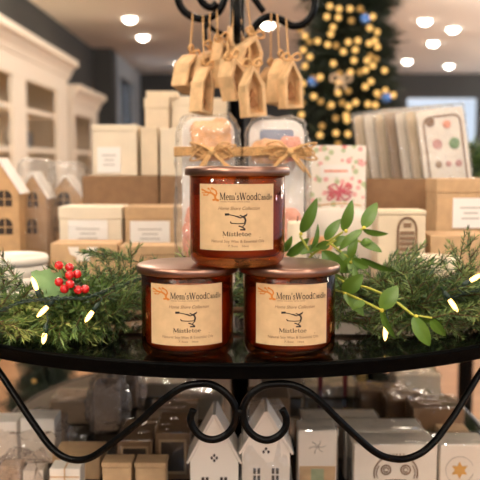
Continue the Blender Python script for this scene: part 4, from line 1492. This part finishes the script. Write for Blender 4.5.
white_house('white ceramic house with clover cut-out behind the curl beside the brown boxes', 190, 238.5, 461, 416, .90, .05, (458, [(-.0028, 0), (.0028, 0), (0, .003), (0, -.003)], 480), False)
white_house('white ceramic house with three-dot gable in a clear bag', 242, 290, 452, 413, .90, .05, (451, [(-.0028, -.001), (.0028, -.001), (0, .0025)], 471), True)

BX = dict(z0=LOW)
t = gbox('gift_box', 'clear topped card box with embossed flower beside the three-dot house', 'box', 298.5, 337, 431, .93, .04, 'offwhite', clear=True, **BX)
h1 = P(318, 431, .93).z - LOW
wz = P(318, 466, .93).z - LOW
MB().box((0, -.0203, wz / 2), (.042, .0008, wz)).build('kraft_sleeve', M['kraft'], t)
MB().box((0, -.0208, wz / 2 - .001), (.015, .0008, wz - .004)).build('bottle_window', M['sage'], t)
fw = MB()
for k in range(6):
    a = k * PI / 3
    fw.tube([(0, -.0204, h1 - .019), (.006 * math.cos(a), -.0206, h1 - .019 + .005 * math.sin(a)), (.01 * math.cos(a + .2), -.0204, h1 - .019 + .008 * math.sin(a + .2))], .0006, 5)
fw.build('embossed_flower', M['greyprint'], t)

t = gbox('gift_box', 'white box printed with a brown laurel wreath and swirls', 'box', 354, 437.5, 445, .93, .045, 'offwhite', clear=True, **BX)
lw = MB()
cxx, czz = 0.0005, P(395, 468, .93).z - LOW
for s in (-1, 1):
    for pts, w in ((arc(s * .0115, -.002, .0055, .0055, 20, 380, 16), .0016), (arc(s * .0115, -.002, .0028, .0028, 0, 320, 12), .0012), (arc(0, -.006, .0255, .022, 90 - s * 35, 90 - s * 105, 10), .0016), (arc(0, -.006, .0225, .018, 90 - s * 60, 90 - s * 110, 8), .001)):
        for q in ribbon2d(pts, w):
            lw.prism([(cxx + a, czz + b_) for a, b_ in q], -.0236, -.0228)
for k in range(5):
    xx = -.008 + .004 * k
    for q in ribbon2d([(xx, .012), (xx + .001, .017)], .0015):
        lw.prism([(cxx + a, czz + b_) for a, b_ in q], -.0236, -.0228)
for q in ribbon2d([(-.012, -.015), (0, -.0145), (.012, -.015)], .002):
    lw.prism([(cxx + a, czz + b_) for a, b_ in q], -.0236, -.0228)
lw.build('printed_wreath', M['ink_brown'], t)
t = gbox('gift_box', 'white box with a gold star in the corner of the lower tier', 'box', 440.5, 489, 445, .94, .045, 'offwhite', clear=True, **BX)
sp = P(459.5, 470, .94)
sx, sz = sp.x - t.location.x, sp.z - LOW
star = []
for k in range(12):
    r = .0105 if k % 2 == 0 else .0055
    a = PI / 2 + k * PI / 6
    star.append((sx + r * math.cos(a), sz + r * math.sin(a)))
MB().prism(star, -.0238, -.0228).build('star', M['gold'], t)
rg2 = MB()
for q in ribbon2d(arc(sx, sz, .0165, .0165, 20, 345, 30), .0007):
    rg2.prism(q, -.0235, -.0228)
rg2.build('printed_ring', M['greyprint'], t)
gbox('gift_box', 'white clear topped box in the row behind the laurel printed one', 'box', 345, 424, 431, 1.0, .05, 'offwhite', clear=True, **BX)
gbox('gift_box', 'long pale box with silver lid behind the embossed flower box', 'box', 303, 380, 420.5, 1.075, .05, 'taupe', lid=.008, lidm='offwhite', clear=True, **BX)
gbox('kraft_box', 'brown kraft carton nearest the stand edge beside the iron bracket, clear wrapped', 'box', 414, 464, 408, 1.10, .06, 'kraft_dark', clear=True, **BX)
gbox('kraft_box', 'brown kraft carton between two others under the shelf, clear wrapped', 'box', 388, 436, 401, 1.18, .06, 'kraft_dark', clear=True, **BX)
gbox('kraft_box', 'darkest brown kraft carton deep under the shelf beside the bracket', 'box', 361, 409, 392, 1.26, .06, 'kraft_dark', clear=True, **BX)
gbox('gift_box', 'small tan box at the tier edge behind the star box', 'box', 444, 474, 436, 1.02, .05, 'kraft', **BX)
t = gbox('gift_box', 'pale wrapped parcel with dark red bands deep under the shelf', 'parcel', 306, 358, 386, 1.36, .07, 'cream2', clear=True, **BX)
for xx in (-.02, .022):
    MB().box((xx, -.036, .05), (.008, .001, .098)).build('ribbon', M['red'], t)
gbox('gift_box', 'pale box deep under the shelf behind the kraft cartons', 'box', 396, 441, 376, 1.38, .06, 'cream2', clear=True, **BX)
gbox('gift_box', 'pale box deep under the shelf behind the three-dot house', 'box', 262, 302, 378, 1.36, .06, 'taupe', clear=True, **BX)
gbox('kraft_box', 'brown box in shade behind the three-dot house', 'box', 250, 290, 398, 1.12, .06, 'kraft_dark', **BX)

# the berries' side of the lower tier
gbox('kraft_box', 'small plain kraft cube next to the white tied box', 'box', 101, 132, 463, .93, .03, 'kraft', lid=.006, **BX)
gbox('kraft_box', 'small plain kraft cube beside the clover-gable house', 'box', 134, 166.5, 463, .93, .03, 'kraft', lid=.006, **BX)


def window_pack(label, px0, px1, py, Y, depth):
    t = gbox('window_pack', label, 'gift pack', px0, px1, py, Y, depth, 'kraft_dark', clear=True, group='clear wrapped window packs', **BX)
    a, b = P(px0, py, Y), P(px1, py, Y)
    w, h = b.x - a.x, a.z - LOW
    MB().box((0, -depth / 2 - .0004, h * .5), (w * .7, .0008, h * .62)).build('dark_window', M['dark'], t)
    fr_ = MB()
    for xx in (-.36, .36):
        fr_.box((w * xx, -depth / 2 - .0008, h * .5), (w * .06, .001, h * .7))
    for zz in (.16, .84):
        fr_.box((0, -depth / 2 - .0008, h * zz), (w * .78, .001, h * .05))
    fr_.build('window_frame', M['kraft'], t)


window_pack('clear wrapped kraft pack with dark window beside the bracket trough', 117, 152, 441, 1.0, .085)
window_pack('clear wrapped kraft pack with dark window beside the clover-gable house', 155, 190, 433, 1.0, .085)
gbox('gift_box', 'pale clear wrapped box behind the two window packs', 'box', 150, 196, 412, 1.12, .06, 'taupe', clear=True, **BX)
gbox('gift_box', 'pale clear wrapped box deep under the shelf inside the iron curl', 'box', 176, 222, 397, 1.24, .06, 'cream2', clear=True, **BX)
gbox('gift_box', 'long pale box deep under the shelf above the window packs', 'box', 138, 186, 384, 1.36, .07, 'cream2', clear=True, **BX)
gbox('kraft_box', 'tan kraft carton under the trough of the iron bracket', 'box', 52, 100, 456, 1.0, .055, 'kraft', **BX)
t = gbox('gift_box', 'small white gift box tied with brown cord', 'gift box', 49, 80, 469, .915, .03, 'offwhite', **BX)
hh = P(60, 469, .915).z - LOW
MB().box((0, -.0155, hh / 2), (.0012, .0008, hh)).box((0, 0, hh + .0003), (.0012, .031, .0008)).box((0, -.0155, hh * .8), (.034, .0008, .0012)).build('cord', M['twine'], t)
gbox('gift_box', 'taupe wrapped box behind the crumpled cellophane parcel', 'parcel', 50, 90, 402, 1.22, .07, 'taupe', clear=True, **BX)


def bundle(label, px, Y, w, d, top, seed, inner):
    x = P(px, 420, Y).x
    h = P(px, top, Y).z - LOW
    t = thing('cellophane_parcel', label, 'parcel', (x, Y, LOW), 0, None)
    for (cx, cy, sx, sy, sz, m) in inner:
        MB().box((cx, cy, sz / 2 + .002), (sx, sy, sz)).build('content_box', M[m], t, bevel=.001)
    super_hull(w, d, h, seed, .010, e=.6, taper=.25, nu=56, nv=36).build('cellophane', M['cello_dim'], t, fix=False)
    return t


bundle('large crumpled pinkish cellophane parcel at the edge of the lower tier', 30, 1.085, .125, .1, 417, 61, [(-.03, -.01, .04, .04, .055, 'offwhite'), (.018, -.012, .045, .04, .06, 'offwhite'), (0, .02, .09, .025, .048, 'taupe')])
bundle('low crumpled cellophane parcel at the front edge of the lower tier', 22, .975, .068, .05, 452, 71, [(-.014, 0, .025, .025, .03, 'taupe'), (.015, 0, .025, .025, .025, 'offwhite')])
bundle('tall cellophane bundle standing behind the bracket by the taupe box', 108, 1.20, .07, .07, 374, 81, [(0, 0, .035, .035, .07, 'taupe')])
bundle('tall cellophane bundle further under the shelf beside the pole side boxes', 128, 1.31, .06, .06, 374, 91, [(0, 0, .03, .03, .08, 'taupe')])

# ------------------------------------------------------------------ beyond the stand
sf = thing('potted_fir', 'small bushy fir standing on the wood floor behind the stand', 'fir tree', (-.66, 2.75, 0))
fir(sf, .16, .66, lambda z: .03 + (.68 - z) * .33, 9, 900, .06, .0028)
MB().lathe([(0, 0), (.07, 0), (.09, .15), (.082, .15), (.075, .14), (0, .14)], 20).build('pot', M['iron'], sf)
MB().tube([(0, 0, .14), (0, 0, .64)], .012, 8).build('trunk', M['twig'], sf)
q = P(34, 381, 2.6) - Vector((-.66, 2.75, 0))
MB().ball(q, .006, 10, 8).build('bulb', M['tree_bulb_dim'], sf)
pe = thing('plant_stand', 'tall black plant stand beyond the display', 'plant stand', (.66, 2.35, 0))
MB().lathe([(0, 0), (.16, 0), (.16, .02), (.03, .04), (.022, .06), (.022, .84), (.03, .86), (0, .86)], 20).build('post', M['iron'], pe)
MB().lathe([(0, .86), (.14, .86), (.14, .885), (0, .885)], 24).build('top', M['iron'], pe)
pf = thing('potted_fir', 'small green fir in a pot, peeping out behind the kraft boxes', 'fir tree', (.66, 2.35, .885))
MB().lathe([(0, 0), (.06, 0), (.08, .11), (.072, .11), (.066, .1), (0, .1)], 20).build('pot', M['pot'], pf)
fo = fir(pf, .1, .34, lambda z: .04 + (.36 - z) * .32, 19, 420, .05, .0025)
fo.data.materials[0] = M['needle_dark']
MB().tube([(0, 0, .1), (0, 0, .33)], .008, 8).build('trunk', M['twig'], pf)

# ------------------------------------------------------------------ daylight, camera, view
w = bpy.data.worlds.new('World')
bpy.context.scene.world = w
w.use_nodes = True
bg = w.node_tree.nodes['Background']
bg.inputs['Color'].default_value = (0.80, 0.88, 1.0, 1)
bg.inputs['Strength'].default_value = 1.0

cam = bpy.data.cameras.new('camera')
co = bpy.data.objects.new('camera', cam)
C.objects.link(co)
co.location = (0, 0, ZC)
co.rotation_euler = (PI / 2 - PITCH, 0, 0)
cam.sensor_width = 36
cam.lens = 36 * F / 480
cam.clip_start = 0.02
cam.dof.use_dof = True
cam.dof.focus_distance = 0.722
cam.dof.aperture_fstop = (cam.lens / 1000) / .0066
sc = bpy.context.scene
sc.camera = co
sc.view_settings.view_transform = 'Standard'
sc.view_settings.look = 'None'
sc.view_settings.gamma = 1
sc.view_settings.use_curve_mapping = False
sc.view_settings.exposure = -0.06
sc.cycles.transparent_max_bounces = 24
sc.cycles.use_denoising = True
